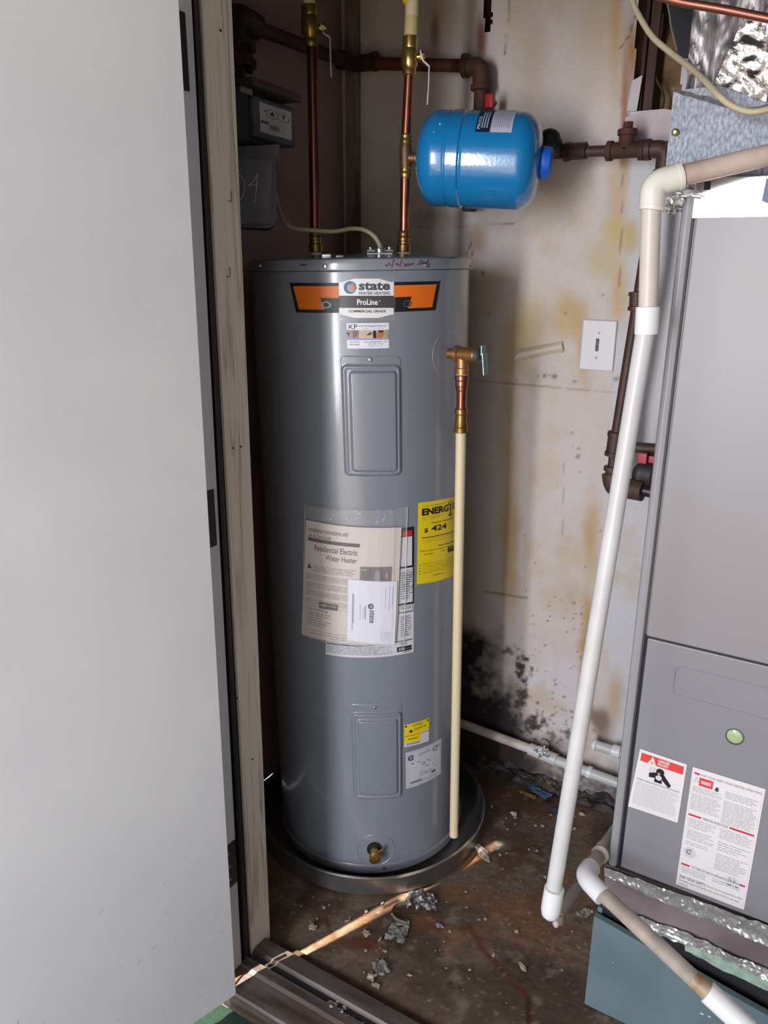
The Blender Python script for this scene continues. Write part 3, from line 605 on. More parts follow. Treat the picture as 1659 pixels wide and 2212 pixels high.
# drain valve in its recess
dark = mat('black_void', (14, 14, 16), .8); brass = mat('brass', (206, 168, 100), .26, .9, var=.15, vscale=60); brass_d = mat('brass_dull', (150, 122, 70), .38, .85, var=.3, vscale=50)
ph, z = chit(809, 1834); pc = cyl(ph, z, RH); nrm = (cyl(ph, z, RH + .1) - pc).normalized()
m2 = MB(); cphi = chit(812, 1836)
def ringf(u, v): a = 2 * math.pi * u; rad = .052 - .003 * v; return cyl(cphi[0] + rad * math.cos(a) / RH, cphi[1] + rad * math.sin(a), RH + .0012 * math.sin(math.pi * v))
m2.grid(ringf, 64, 4); build(m2, 'cover_ring', paint, heater, recalc=False)
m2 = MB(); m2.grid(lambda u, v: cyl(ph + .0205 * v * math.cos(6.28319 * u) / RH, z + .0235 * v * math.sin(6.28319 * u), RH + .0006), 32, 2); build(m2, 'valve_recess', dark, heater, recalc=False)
dv = MB(); pin = pc - nrm * .0; pout = pc + nrm * .012; pend = pout + nrm * .011 - axd * .002
dv.tube([pin, pout, pend], [.0115, .012, .0115], 20, fillet=.01); dv.lathe([(.012, 0), (.0155, .001), (.0155, .004), (.014, .005), (.0155, .006), (.0155, .009), (.014, .010), (.0155, .011), (.0155, .014), (.0095, .0145), (.0095, .004)], pend, (pend - pout), 24, cap=False)
dvo = build(dv, 'drain_valve', brass, heater)
m2 = MB(); k0 = pout + nrm * .010; k1 = k0 + hx * .022 + axd * .020; m2.tube([k0, k0 + hx * .008 + axd * .006], .005, 12); m2.box((k0 + k1) / 2 + hx * .003, (.024, .004, .009), ((k1 - k0).normalized(), nrm, (k1 - k0).normalized().cross(nrm)), .002); build(m2, 'valve_handle', brass, dvo)
# nipples and cable clamp on top
def top(px, off=0.0): 
    p = HI @ hD(px, 556, DH + off); return HM @ V((p.x, p.y, HL + .006))
plastic = mat('white_plastic', (220, 220, 222), .4)
cm = top(822, .08); cm = HM @ V(((HI @ cm).x, -.10, HL + .002))
m2 = MB(); m2.box(cm + axd * .006, (.060, .034, .008), (hx, hy, axd), .002); m2.tube([cm + hx * -.03 + axd * .014, cm + hx * .03 + axd * .014], .0045, 12); m2.lathe([(.013, 0), (.013, .018), (.010, .02)], cm, axd, 20)
build(m2, 'cable_clamp', steel, heater)
for dx in (-.022, .022):
    m2 = MB(); m2.lathe([(.0045, 0), (.0045, .005), (.002, .006)], cm + hx * dx + axd * .017, axd, 12); build(m2, 'screw', steel, heater)
m2 = MB(); m2.box(HM @ V((-.07, -.16, HL + .005)), (.022, .02, .01), (hx, hy, axd), .002); m2.box(HM @ V((-.04, -.17, HL + .004)), (.018, .012, .006), (hx, hy, axd), .002); build(m2, 'junction_lid', steel, heater)
# ---- drain pan
pc0 = V((base.x, base.y, 0)); pan = mat('galvanised_pan', (150, 148, 150), .30, .85, var=.2, vscale=9, bump=.0002, bscale=200)
RP = .332
mb = MB(); mb.lathe([(.01, .0015), (RP - .012, .0015), (RP - .006, .004), (RP - .0045, .055), (RP - .002, .0595), (RP + .003, .0605), (RP + .0055, .058), (RP + .004, .0545), (RP + .0, .053), (RP - .001, .002), (RP - .008, .0)], pc0 + V((.006, 0, .001)), Z, 160, cap=False)
setp(build(mb, 'drain_pan', pan), 'round shallow galvanised drain pan under the water heater', 'drain pan')
# ---- pressure relief valve and its discharge pipe
PHV = math.radians(51); zv = chit(978, 762)[1]; vb = cyl(PHV, zv, RH); vn = (cyl(PHV, zv, RH + 1) - vb).normalized(); vt = hx * math.cos(PHV) + hy * math.sin(PHV)
rv = thing('relief_valve', 'brass pressure relief valve with lever on the right side of the heater', 'valve', vb)
bronze = mat('cast_bronze', (176, 130, 84), .42, .8, var=.2, vscale=40, bump=.0004, bscale=120); cpvc = mat('cream_cpvc', (222, 206, 172), .38)
copper = mat('copper_pipe', (168, 104, 84), .30, .95, var=.25, vscale=18); tape = mat('white_tape', (226, 226, 228), .6)
m2 = MB(); m2.lathe([(.012, -.01), (.012, .018), (.020, .02), (.020, .030), (.016, .032), (.0165, .070), (.014, .074)], vb, vn, 28); vd = vb + vn * .036
m2.lathe([(.013, 0), (.0145, .03), (.0165, .032), (.0165, .045), (.012, .046)], vd, -axd, 24); build(m2, 'valve_body', bronze, rv)
m2 = MB(); m2.lathe([(.055, 0), (.0535, .0015), (.052, .0005)], cyl(PHV - .02, zv, RH - .001), vn, 48, cap=False)
def ring2(u, v): a = 2 * math.pi * u; rad = .053 - .003 * v; return cyl(PHV - .02 + rad * math.cos(a) / RH, zv + rad * math.sin(a), RH + .0012 * math.sin(math.pi * v))
m2 = MB(); m2.grid(ring2, 64, 4); build(m2, 'cover_ring', paint, heater, recalc=False)
m2 = MB(); m2.lathe([(.0145, 0), (.0155, .012), (.009, .016)], vb + vn * .072, vn, 24); build(m2, 'spring_cap', mat('grey_steel', (128, 130, 138), .35, .8), rv)
lv = vb + vn * .092; m2 = MB(); m2.box(lv + axd * .012, (.003, .018, .022), (vn, vt, axd), .001); m2.box(lv - axd * .018 + vn * .006, (.0025, .020, .050), ((vn + axd * .1).normalized(), vt, (axd - vn * .1).normalized()), .009); build(m2, 'lever', mat('zinc_lever', (150, 176, 172), .28, .9), rv)
dt = vd - axd * .046
rad_px = lambda py: HI @ dt
def zc(py): # local height on the discharge pipe's line for an image row
    lo, hi = 0.0, HL; q = HI @ dt
    for _ in range(40):
        mid = (lo + hi) / 2
        if project(HM @ V((q.x, q.y, mid)))[1] > py: lo = mid
        else: hi = mid
    return lo
qd = HI @ dt; PT = lambda z_: HM @ V((qd.x - .019 * max(0, 1 - z_ / 1.2), qd.y, z_))
dp = thing('discharge_pipe', 'cream plastic discharge pipe with copper top beside the heater', 'pipe', PT(zc(1805)))
m2 = MB(); m2.tube([PT(zc(797)), PT(zc(809))], .0155, 20); build(m2, 'thread_tape', tape, dp)
m2 = MB(); m2.lathe([(.0135, 0), (.0165, .002), (.0165, .012), (.014, .014), (.015, .017), (.015, .026), (.0135, .028), (.0135, .036), (.0125, .038)], PT(zc(809)), -axd, 24); m2.tube([PT(zc(826)), PT(zc(884))], .0112, 20); build(m2, 'copper_stub', copper, dp)
m2 = MB(); za = zc(882); Lg = za - zc(934); m2.lathe([(.0135, 0), (.0155, .003), (.0155, .012), (.0135, .014), (.0135, Lg * .45), (.0150, Lg * .5), (.0150, Lg * .75), (.0165, Lg * .78), (.0165, Lg * .98), (.0145, Lg)], PT(za), -axd, 24); build(m2, 'brass_adapter', brass_d, dp)
m2 = MB(); m2.lathe([(.0120, 0), (.0120, zc(934) - zc(1805)), (.0095, zc(934) - zc(1805)), (.0095, zc(934) - zc(1805) - .02)], PT(zc(934)), -axd, 28, cap=False); build(m2, 'plastic_pipe', cpvc, dp)

# ---- manual in a clear bag
def wavy(px4, r, off, seed, amp=.002, flatf=0.0):
    c = [V((*chit(*p, r), 0)) for p in px4]
    def f(u, v, h): q = bil(c, u, v); return cyl(q.x, q.y, r + off + h + amp * noise.noise(V((u * 2.2, v * 2.2, seed))))
    return f
PAP = (206, 196, 192)
sf = wavy([(665, 1121), (865, 1137), (853, 1385), (656, 1367)], RH, .006, 1)
L = Label(sf, .8); L.nu = 30; L.base = .0024
mb = MB(); mb.grid(lambda u, v: sf(u, v, 0), 24, 12); mb.grid(lambda u, v: sf(u, v, .002), 24, 12)
for (a, b) in [((0, 0), (1, 0)), ((1, 0), (1, 1)), ((1, 1), (0, 1)), ((0, 1), (0, 0))]:
    mb.grid(lambda t, h, a=a, b=b: sf(a[0] + (b[0] - a[0]) * t, a[1] + (b[1] - a[1]) * t, .002 * h), 24, 1)
manual = thing('instruction_manual', 'printed heater manual booklet inside the clear bag', 'manual', sf(.5, 1, 0))
build(mb, 'pages', mat('manual_paper', PAP, .6), manual)
T1 = (84, 72, 74); T2 = (150, 138, 138)
L.text('Installation Instructions and', .035, .045, .46, .085, T1, 1, bold=.01); L.text('Use & Care Guide', .035, .095, .29, .13, T1, 1, bold=.01); L.rect(.035, .135, .585, .165, (66, 52, 54), 1)
L.text('Residential Electric', .115, .185, .565, .235, (58, 48, 54), 1, bold=.008); L.text('Water Heater', .24, .255, .565, .30, (58, 48, 54), 1, bold=.008)
L.poly([(.04, .395), (.065, .35), (.095, .395)], (50, 40, 42), 1); L.lines(.11, .36, .565, .42, 4, T2, .4, ragged=.1)
for k in range(4): L.lines(.035, .44 + .07 * k, .565, .49 + .07 * k, 4, T2, .4, seed=k, ragged=.1)
L.rect(.20, .665, .40, .72, (60, 52, 54), 1); L.text('AHRI', .21, .675, .28, .705, (200, 190, 190), 2, bold=.02, shear=.3); L.lines(.29, .685, .385, .70, 1, (150, 140, 140), .8, 2)
for a in [(.05, .71, .5, .714), (.05, .93, .5, .934), (.05, .71, .053, .93)]: L.rect(*a, T2, 1)
L.text('Table of Contents Page', .07, .73, .3, .755, T1, 1, bold=.01); L.lines(.07, .77, .34, .90, 6, T2, .4, ragged=.5); L.lines(.10, .955, .5, .965, 1, T2, .6); L.lines(.33, .975, .5, .985, 1, T2, .6)
L.rect(.60, .325, .92, .52, (110, 100, 104), 1); L.poly([(.60, .345), (.63, .345), (.80, .52), (.60, .52)], (128, 150, 110), 2); L.poly([(.63, .345), (.66, .345), (.83, .52), (.80, .52)], (170, 190, 150), 2); L.rect(.75, .37, .80, .46, (146, 140, 146), 3); L.disc(.775, .37, .02, (146, 140, 146), 3); L.rect(.86, .38, .88, .42, (146, 140, 146), 3)
build(L.mb, 'print', flat(T1), manual, recalc=False, kind='stuff')
sc_ = wavy([(754, 1247), (855, 1252), (850, 1388), (752, 1378)], RH, .0105, 2, .001)
card = thing('registration_card', 'white registration card lying over the manual inside the bag', 'card', sc_(.5, 1, 0))
mb = MB(); mb.grid(lambda u, v: sc_(u, v, 0), 16, 8); mb.grid(lambda u, v: sc_(u, v, .0008), 16, 8)
build(mb, 'card_stock', mat('card_white', (222, 222, 236), .55), card, recalc=False)
L = Label(sc_, .75); L.base = .0012; C1 = (70, 72, 92)
L.disc(.47, .40, .045, C1, 1); L.disc(.48, .40, .025, (150, 152, 170), 2); L.text('state', .45, .46, .55, .67, C1, 1, bold=.02, rot=-90 if False else 90); L.lines(.35, .40, .36, .62, 1, C1, 1)
for k, (u, a, b) in enumerate([(.36, .40, .62), (.31, .42, .60), (.25, .38, .64), (.09, .22, .82), (.11, .22, .70), (.76, .1, .42), (.84, .08, .45), (.91, .08, .38)]): L.rect(u, a, u + .012, b, (120, 122, 146) if k in (3, 4) else (168, 170, 190), 1)
for (a) in [(.70, .80, .90, .805), (.70, .93, .90, .935), (.70, .80, .705, .935), (.895, .80, .90, .935)]: L.rect(*a, (180, 182, 200), 1)
for k in range(5): L.rect(.73, .815 + .022 * k, .87, .822 + .022 * k, (184, 186, 204), 1)
build(L.mb, 'print', flat(C1), card, recalc=False, kind='stuff')
# bag
cb = [V((*chit(*p, RH), 0)) for p in [(662, 1086), (880, 1094), (874, 1388), (655, 1369)]]
def bag(u, v):
    q = bil(cb, u, v); e = min(u, 1 - u, (1 - v) * 1.5) ; w = noise.noise(V((u * 9, v * 4, 7))) * .004 + noise.noise(V((u * 26, v * 9, 2))) * .0016
    top_ = max(0, 1 - v / .14); h = .0035 + .0105 * min(1, e / .05) + abs(w) * 1.5 + top_ * .004 * abs(noise.noise(V((u * 16, v * 20, 5)))) * 3
    if u > .86: h = .003 + .006 * abs(noise.noise(V((u * 40, v * 12, 9))))
    return cyl(q.x, q.y, RH + h)
clear = mat('clear_plastic', (255, 255, 255), .06, alpha=.10, spec=1.0)
mb = MB(); mb.grid(bag, 120, 120); bago = build(mb, 'plastic_bag', clear, recalc=False, sharp=180); setp(bago, 'clear plastic bag taped to the heater holding the manual', 'bag')
mb = MB()
for u0_, v0_, u1_, v1_ in [(.0, 0, .0, 1), (.99, 0, .99, .99), (.0, 1, .99, 1)]:
    mb.tube([bag(u0_ + (u1_ - u0_) * t / 30, v0_ + (v1_ - v0_) * t / 30) for t in range(31)], .0009, 6)
build(mb, 'sealed_edge', mat('bag_edge', (235, 240, 238), .2, alpha=.45, spec=1), bago, recalc=False)
# ================================================================ PIPES ABOVE THE HEATER
def pipe_at(px, py, D): return hD(px, py, D)
def seg(mb, D, pa, pb, r, n=22): mb.tube([hD(*pa, D), hD(*pb, D)], r, n)
def collar(D, pa, pb, prof, m=None, n=26):
    """prof: (radius, fraction) along pa->pb"""
    A = hD(*pa, D); B = hD(*pb, D); Ls = (B - A).length; mb = MB(); mb.lathe([(r, f * Ls) for r, f in prof], A, B - A, n); return mb
SOCK = [(.8, 0), (1, .02), (1, .16), (.9, .19), (.9, .28), (.97, .31), (.97, .4), (.9, .43), (.9, .58), (.98, .62), (.98, .78), (.86, .82), (.86, 1)]
cold = thing('water_pipe', 'left copper water pipe with brass ball valve rising from the heater', 'pipe', hD(682, 552, DH))
Dl = DH
m2 = MB(); seg(m2, Dl, (674, 98), (681, 505), .0125); build(m2, 'copper_tube', mat('copper_dim', (120, 70, 58), .28, .9, var=.25, vscale=18), cold)
m2 = collar(Dl, (683, 545), (681, 500), [(.0145, 0), (.0175, .03), (.0175, .38), (.0145, .42), (.0145, .55), (.0155, .58), (.0155, .72), (.0135, .76), (.0152, .80), (.0152, .9), (.0125, 1)]); build(m2, 'brass_union', brass_d, cold)
m2 = collar(Dl, (683, 553), (683, 543), [(.0125, 0), (.0125, 1)]); build(m2, 'nipple', plastic, cold)
m2 = collar(Dl, (673, 102), (668, 10), [(.014, 0), (.0165, .05), (.0165, .16), (.015, .2), (.0205, .32), (.0215, .5), (.0205, .66), (.0165, .74), (.0185, .78), (.0185, .96), (.014, 1)]); bv = build(m2, 'ball_valve', mat('olive_brass', (150, 128, 58), .34, .8, var=.25, vscale=40), cold)
st = hD(672, 60, Dl)
m2 = MB(); m2.tube([st, st + R0 * .034], .008, 16); m2.lathe([(.010, 0), (.010, .008)], st + R0 * .022, R0, 6); build(m2, 'stem', MATS['olive_brass'], bv)
lev = mat('lever_steel', (176, 176, 184), .35, .6)
def lever(D, pts, w=.010, pr=bv, name='handle', depth=0.0):
    P = [hD(a, b, D - depth) for a, b in pts]; mb = MB()
    for a, b in zip(P, P[1:]): d = (b - a).normalized(); s_ = d.cross(F0).normalized(); mb.box((a + b) / 2, ((b - a).length + .002, .0035, w), (d, s_, F0), .001)
    return build(mb, name, lev, pr)
lever(Dl, [(694, 52), (700, 74), (713, 82), (714, 122), (716, 166)], .018)
m2 = MB(); seg(m2, Dl, (668, 12), (666, -30), .0135); build(m2, 'plastic_pipe', cpvc, cold)
hot = thing('water_pipe', 'right copper water pipe with brass ball valve and tank tee', 'pipe', hD(873, 552, DH))
Dr = DH
m2 = MB(); seg(m2, Dr, (884, 160), (877, 292), .0112); build(m2, 'copper_tube', copper, hot); m2 = MB(); seg(m2, Dr, (875, 378), (873, 505), .0112); build(m2, 'copper_tube', copper, hot)
m2 = collar(Dr, (872, 545), (873, 498), [(.0145, 0), (.0172, .03), (.0172, .34), (.0140, .38), (.0140, .50), (.0152, .53), (.0152, .66), (.0128, .70), (.0148, .76), (.0148, .88), (.0115, 1)]); build(m2, 'brass_union', brass_d, hot)
m2 = collar(Dr, (872, 554), (872, 543), [(.0165, 0), (.0165, .7), (.014, 1)]); build(m2, 'nipple', plastic, hot)
m2 = collar(Dr, (877, 290), (876, 318), [(.0115, 0), (.0135, .1), (.0135, .3), (.012, .35), (.0138, .45), (.0138, .7), (.012, .78), (.0125, 1)]); build(m2, 'press_ring', brass, hot)
m2 = collar(Dr, (876, 355), (875, 385), [(.0125, 0), (.0125, .2), (.0135, .3), (.0135, .5), (.012, .55), (.0138, .65), (.0138, .85), (.0115, 1)]); build(m2, 'press_ring', brass, hot)
tb = mat('tee_bronze', (122, 92, 74), .5, .7, var=.25, vscale=50)
m2 = collar(Dr, (876, 314), (876, 360), [(.0135, 0), (.0145, .1), (.0145, .9), (.0135, 1)]); tq = hD(876, 341, Dr); TA = (R0 * math.cos(math.radians(15)) - F0 * math.sin(math.radians(15)) + V((0, 0, -.055))).normalized()
m2.lathe([(.0115, 0), (.0115, .022), (.015, .024), (.015, .032)], tq, TA, 22); build(m2, 'tee', tb, hot)
m2 = collar(Dr, (884, 164), (887, 77), [(.0125, 0), (.0160, .03), (.0160, .14), (.0140, .18), (.0185, .26), (.0195, .45), (.0180, .62), (.0160, .68), (.0175, .72), (.0175, .97), (.014, 1)]); bv2 = build(m2, 'ball_valve', brass, hot)
st = hD(886, 124, Dr)
m2 = MB(); m2.tube([st, st + R0 * .031 - F0 * .01], .0075, 16); m2.lathe([(.0115, 0), (.0115, .007), (.006, .009)], st + R0 * .022 - F0 * .007, R0, 6); build(m2, 'stem', brass, bv2)
lever(Dr, [(908, 110), (914, 132), (927, 144), (926, 180), (923, 227)], .016, bv2, depth=.012)
m2 = collar(Dr, (887, 80), (889, 35), [(.0125, 0), (.0150, .02), (.0150, 1)]); build(m2, 'plastic_socket', mat('aged_cpvc', (206, 184, 136), .4), hot)
m2 = MB(); seg(m2, Dr, (889, 36), (891, -30), .0150); build(m2, 'plastic_pipe', cpvc, hot)
m2 = MB(); p = hD(884, 1, Dr); m2.sphere(p, .016, (1, 1, .6)); build(m2, 'yellow_tag', mat('yellow_glue', (226, 190, 60), .5), hot)
# ---- expansion tank
tl = tq + TA * .034; Lt = .284; RT_ = .1035
tank = thing('expansion_tank', 'blue horizontal expansion tank teed off the right copper pipe', 'tank', tl + TA * .15 - Z * RT_)
blue = mat('tank_blue', (24, 124, 188), .25, coat=1.0, crough=.04, bump=.0002, bscale=160)
m2 = MB(); m2.lathe([(.0165, 0), (.0185, .002), (.0185, .010), (.0165, .012)], tl - TA * .006, TA, 10); build(m2, 'threaded_neck', plastic, tank)
def dome(t0, t1, sgn, n=10):
    return [(RT_ * math.sin(a), (t0 + (t1 - t0) * (1 - math.cos(a)) if sgn > 0 else t1 - (t1 - t0) * (1 - math.cos(a)))) for a in [math.pi / 2 * k / n for k in range(n + 1)]]
def sup(e, x): return (1 - x ** e) ** (1 / e)
pf = [(.004, 0)] + [(RT_ * (1 - (1 - k / 12) ** 2.6) ** (1 / 2.6), .052 * (k / 12) ** 1.25) for k in range(1, 13)]
pf = [(RT_ * math.sin(math.pi / 2 * k / 14) ** .62, .050 * (1 - math.cos(math.pi / 2 * k / 14)) ** 1.0) for k in range(0, 15)]
pf = [(max(r, .004), t) for r, t in pf]
mid = [(RT_, .070), (RT_ - .0025, .074), (RT_ - .0025, .077), (RT_ + .001, .081), (RT_ + .001, .106), (RT_ - .0028, .110), (RT_ - .0028, .114), (RT_, .118)]
pr_ = [(r, Lt - t) for r, t in pf[::-1]]
m2 = MB(); m2.lathe(pf + mid + pr_, tl, TA, 96); build(m2, 'tank_shell', blue, tank)
m2 = MB(); e = tl + TA * Lt
m2.lathe([(.0, 0), (.040, -.002), (.043, .001), (.040, .002), (.036, .001)], e - TA * .003, TA, 40, cap=False); build(m2, 'gasket', mat('green_gasket', (70, 92, 40), .6), tank)
m2 = MB(); m2.lathe([(.036, 0), (.036, .008), (.033, .020), (.026, .024), (.004, .024)], e + TA * .0, TA, 10); build(m2, 'end_cap', mat('bright_blue_cap', (24, 92, 200), .4), tank)
# label wrapped on the shell: u around, v along
ax2 = TA; up2 = (Z - ax2 * Z.dot(ax2)).normalized(); fr = ax2.cross(up2).normalized(); fr = fr if fr.dot(F0) < 0 else -fr
def thit(px, py):
    d = ray(px, py); o = CAM - tl; dp_ = d - ax2 * d.dot(ax2); op = o - ax2 * o.dot(ax2); A = dp_.dot(dp_); B = 2 * dp_.dot(op); C_ = op.dot(op) - RT_ ** 2; q = max(0, B * B - 4 * A * C_)
    t = (-B - math.sqrt(q)) / (2 * A); p = o + d * t; return (math.atan2(p.dot(up2), p.dot(fr)), p.dot(ax2))
a0, t0 = thit(1026, 285); a1, t1 = thit(1104, 291); atop = math.radians(82)
def tsurf(u, v, h): a = atop + (a0 - atop) * v; t = t0 + (t1 - t0) * u; return tl + ax2 * t + (fr * math.cos(a) + up2 * math.sin(a)) * (RT_ + h)
L = Label(tsurf, .62); L.nu = 1
def trect(u0, v0, u1, v1, col, l=1):
    L.mb.grid(lambda a, b: tsurf(u0 + (u1 - u0) * a, v0 + (v1 - v0) * b, .0006 + l * .0002), 1, max(1, int(abs(v1 - v0) * 26)), flat(col) )
trect(0, 0, .40, 1, (14, 34, 64)); trect(.40, 0, 1, 1, (190, 190, 210)); trect(.40, 0, .425, 1, (140, 140, 156), 2)
rr = random.Random(6)
for k in range(3): trect(.15 + .07 * k, .35, .185 + .07 * k, .90, (160, 176, 196), 2)
for k in range(9):
    v = .35 + .1 * rr.random()
    while v < .86: w = .03 + .06 * rr.random(); trect(.47 + .055 * k, v, .488 + .055 * k, min(v + w, .88), (120, 120, 144), 2); v += w + .012
L.text('PRO25', .04, .55, .12, .93, (190, 204, 220), 3, bold=.02, rot=-90)
build(L.mb, 'tank_label', flat((14, 34, 64)), tank, recalc=False)
m2 = MB(); m2.sphere(tl + ax2 * .06 + (fr * .8 + up2 * .6) * RT_, .002); build(m2, 'paint_speck', plastic, tank); m2 = MB(); m2.sphere(tl + ax2 * .05 + (fr * .9 + up2 * .43) * RT_, .0012)
build(m2, 'paint_speck', plastic, tank)
# ================================================================ IRON GAS PIPES
iron = mat('black_iron', (44, 36, 36), .55, .3, col2=(70, 44, 34), vscale=20, bump=.0006, bscale=80)
rust = mat('rusty_iron', (92, 54, 42), .75, .15, col2=(58, 38, 34), vscale=22, bump=.001, bscale=90)
maroon = mat('brown_painted_iron', (66, 48, 48), .55, .1, col2=(78, 54, 46), vscale=16, bump=.0008, bscale=90)
def band(mb, a, b, t, r, w, n=24):
    """raised band on the pipe a-b at distance t"""
    d = (b - a).normalized(); mb.lathe([(r * .9, -w * .6), (r, -w * .5), (r, w * .5), (r * .9, w * .6)], a + d * t, d, n)
xg = XL + .085
A = hX(548, 58, xg); B = hX(812, 158, xg); g = thing('gas_pipe', 'dark iron gas pipe running from the meter across both back walls', 'pipe', B)
B = V((xg, min(B.y, YB - .07), B.z)); C_ = hY(1040, 140, B.y); C_.z = hY(1040, 141, B.y).z
rp = .0165
m2 = MB(); m2.tube([A, B - V((0, .03, 0))], rp, 22); build(m2, 'iron_tube', iron, g)
m2 = MB(); m2.tube([B + V((.03, 0, 0)), C_ + V((-.02, 0, 0))], rp * .96, 22); build(m2, 'iron_tube', mat('rusting_iron', (74, 44, 34), .65, .25, col2=(112, 56, 34), vscale=7, bump=.0008), g)
m2 = MB(); m2.tube([B - V((0, .06, 0)), B, B + V((.075, 0, 0))], .0215, 22, fillet=.035); band(m2, B - V((0, .06, 0)), B, .004, .0245, .012); band(m2, B + V((.075, 0, 0)), B, .004, .0245, .012); build(m2, 'elbow', iron, g)
C2 = C_ - V((0, 0, .10))
m2 = MB(); m2.tube([C_ - V((.05, 0, 0)), C_, C_ - V((0, 0, .055))], .0215, 22, fillet=.035); band(m2, C_ - V((.05, 0, 0)), C_, .005, .0255, .013); band(m2, C_ - V((0, 0, .055)), C_, .004, .0255, .013)
m2.lathe([(.012, 0), (.014, .006), (.012, .012)], C_ + V((-.045, 0, .018)), Z, 12); build(m2, 'elbow', rust, g)
m2 = MB(); m2.tube([C_ - V((0, 0, .05)), C2 - V((0, 0, .02))], .0165, 20); build(m2, 'rusty_nipple', rust, g)
gk = thing('gas_valve', 'corroded gas cock with red handle above the blue tank', 'valve', C2 - V((0, 0, .09)))
m2 = MB(); m2.lathe([(.017, 0), (.021, .005), (.021, .02), (.018, .024), (.024, .035), (.024, .06), (.018, .07), (.021, .076), (.021, .10), (.015, .11)], C2 - V((0, 0, .002)), -Z, 20); build(m2, 'valve_body', mat('grey_corroded', (92, 84, 74), .75, .3, col2=(60, 54, 46), vscale=40, bump=.0015), gk)
m2 = MB(); q = hY(1057, 218, C2.y - .03); m2.box(q, (.022, .012, .034), None, .004); m2.tube([q, q + V((0, .035, 0))], .007, 12); build(m2, 'handle', mat('red_handle', (176, 22, 36), .45), gk)
# lower end of that branch under the tank
q = hY(1014, 448, C2.y); m2 = MB(); m2.tube([q + V((.01, 0, .14)), q + V((0.0, 0, .012))], .0165, 20); m2.lathe([(.019, 0), (.022, .006), (.022, .036), (.018, .044)], q - V((0, 0, .010)) , Z, 8)
setp(build(m2, 'pipe_cap', rust), 'rusty capped pipe end just below the blue tank', 'pipe')
# elbow, union and regulator over the meter
gm = thing('meter_union', 'black iron elbow and flanged union above the gas meter', 'fitting', A)
m2 = MB(); T = hX(527, 62, xg); T.y = A.y - .075; T2 = T - Z * .10; m2.tube([A + V((0, .01, 0)), V((xg, T.y, A.z + .012)), V((xg, T.y, A.z - .075))], .029, 24, fillet=.045); build(m2, 'elbow', iron, gm)
c0 = V((xg, T.y, hX(530, 90, xg).z)); hgt = c0.z - hX(530, 158, xg).z
m2 = MB(); m2.lathe([(.03, 0), (.046, .006), (.046, hgt * .30), (.040, hgt * .34), (.040, hgt * .5), (.046, hgt * .54), (.046, hgt * .92), (.030, hgt)], c0, -Z, 30); build(m2, 'flange', iron, gm)
for k in range(6):
    a = math.radians(20 + 60 * k); q = c0 + V((.046 * math.cos(a), .046 * math.sin(a), -.012)); m2 = MB(); m2.lathe([(.008, 0), (.008, .022)], q, -Z, 6); m2.lathe([(.008, .035), (.008, .055)], q, -Z, 6); build(m2, 'bolt', iron, gm)
m2 = MB(); bt = hX(524, 190, xg); bt.y = T.y; m2.tube([c0 - Z * hgt, V((xg, T.y, bt.z - .02))], [.026, .024], 20); build(m2, 'riser', iron, gm)
# ================================================================ GAS METER
def vplane(P, az):   # vertical plane through P whose horizontal direction is az (radians right of the view axis)
    d = (R0 * math.sin(az) + F0 * math.cos(az)); n = Z.cross(d).normalized(); return d, n
mp0 = hD(556, 250, 1.93); md, mn = vplane(mp0, math.radians(24)); mn = mn if mn.dot(CAM - mp0) > 0 else -mn
hm = lambda px, py, off=0.0: hit(px, py, mp0 + mn * off, mn)
meter = thing('gas_meter', 'old grey gas meter with white dial plate behind the door jamb', 'meter', hm(556, 300) - mn * .1)
gp = mat('meter_paint', (96, 102, 112), .5, col2=(74, 80, 90), vscale=14, bump=.0006); gd = mat('meter_dark', (42, 44, 52), .55)
fc = [hm(555, 212), hm(637, 243), hm(640, 312), hm(557, 286)]
W_ = (fc[1] - fc[0]).length; ztop = (fc[0].z + fc[1].z) / 2; zbot = (fc[2].z + fc[3].z) / 2
m2 = MB(); cc = (fc[0] + fc[2]) / 2 - mn * .06; cc.z = (ztop + zbot) / 2
m2.box(cc, (W_ + .016, .12, ztop - zbot + .02), (md, mn, Z), .012, seg=3); build(m2, 'index_box', gp, meter)
def msurf(u, v, h): q = fc[0] + md * (W_ * u); q.z = ztop + .0 - (ztop - zbot) * v; return q + mn * (h + .0005)
L = Label(msurf, .86, False); L.rect(.04, .06, .88, .94, (204, 206, 212), 1); L.disc(.36, .32, .14, (120, 122, 128), 2, .125); L.disc(.66, .32, .14, (120, 122, 128), 2, .125)
L.poly([(.30, .36), (.36, .24), (.42, .36)], (20, 20, 24), 3); L.poly([(.62, .24), (.70, .24), (.66, .40)], (20, 20, 24), 3); L.disc(.18, .28, .02, BLK, 2, n=8); L.disc(.80, .40, .02, BLK, 2, n=8); L.disc(.84, .52, .014, BLK, 2, n=8)
L.rect(.06, .58, .26, .66, (84, 86, 92), 2); L.rect(.28, .64, .54, .80, (120, 122, 130), 2); L.rect(.29, .66, .53, .78, (150, 152, 158), 3); L.text('0547', .31, .68, .50, .77, (70, 70, 76), 4); L.lines(.58, .76, .70, .80, 1, (150, 150, 156), .8, 2); L.disc(.22, .88, .012, BLK, 2, n=8)
build(L.mb, 'dial_plate', flat((204, 206, 212)), meter, recalc=False)
m2 = MB(); q = cc - md * .115 - mn * .03; m2.box((q.x, q.y, cc.z + .0), (.19, .15, .125), (md, mn, Z), .015, seg=3); build(m2, 'meter_head', gd, meter)
m2 = MB(); q = hm(560, 203, -.05); m2.box(q - md * .02, (.21, .13, .018), (md, mn, Z), .004); q2 = hm(536, 199, -.0); build(m2, 'top_flange', mat('grimy_flange', (92, 84, 78), .7, var=.3), meter)
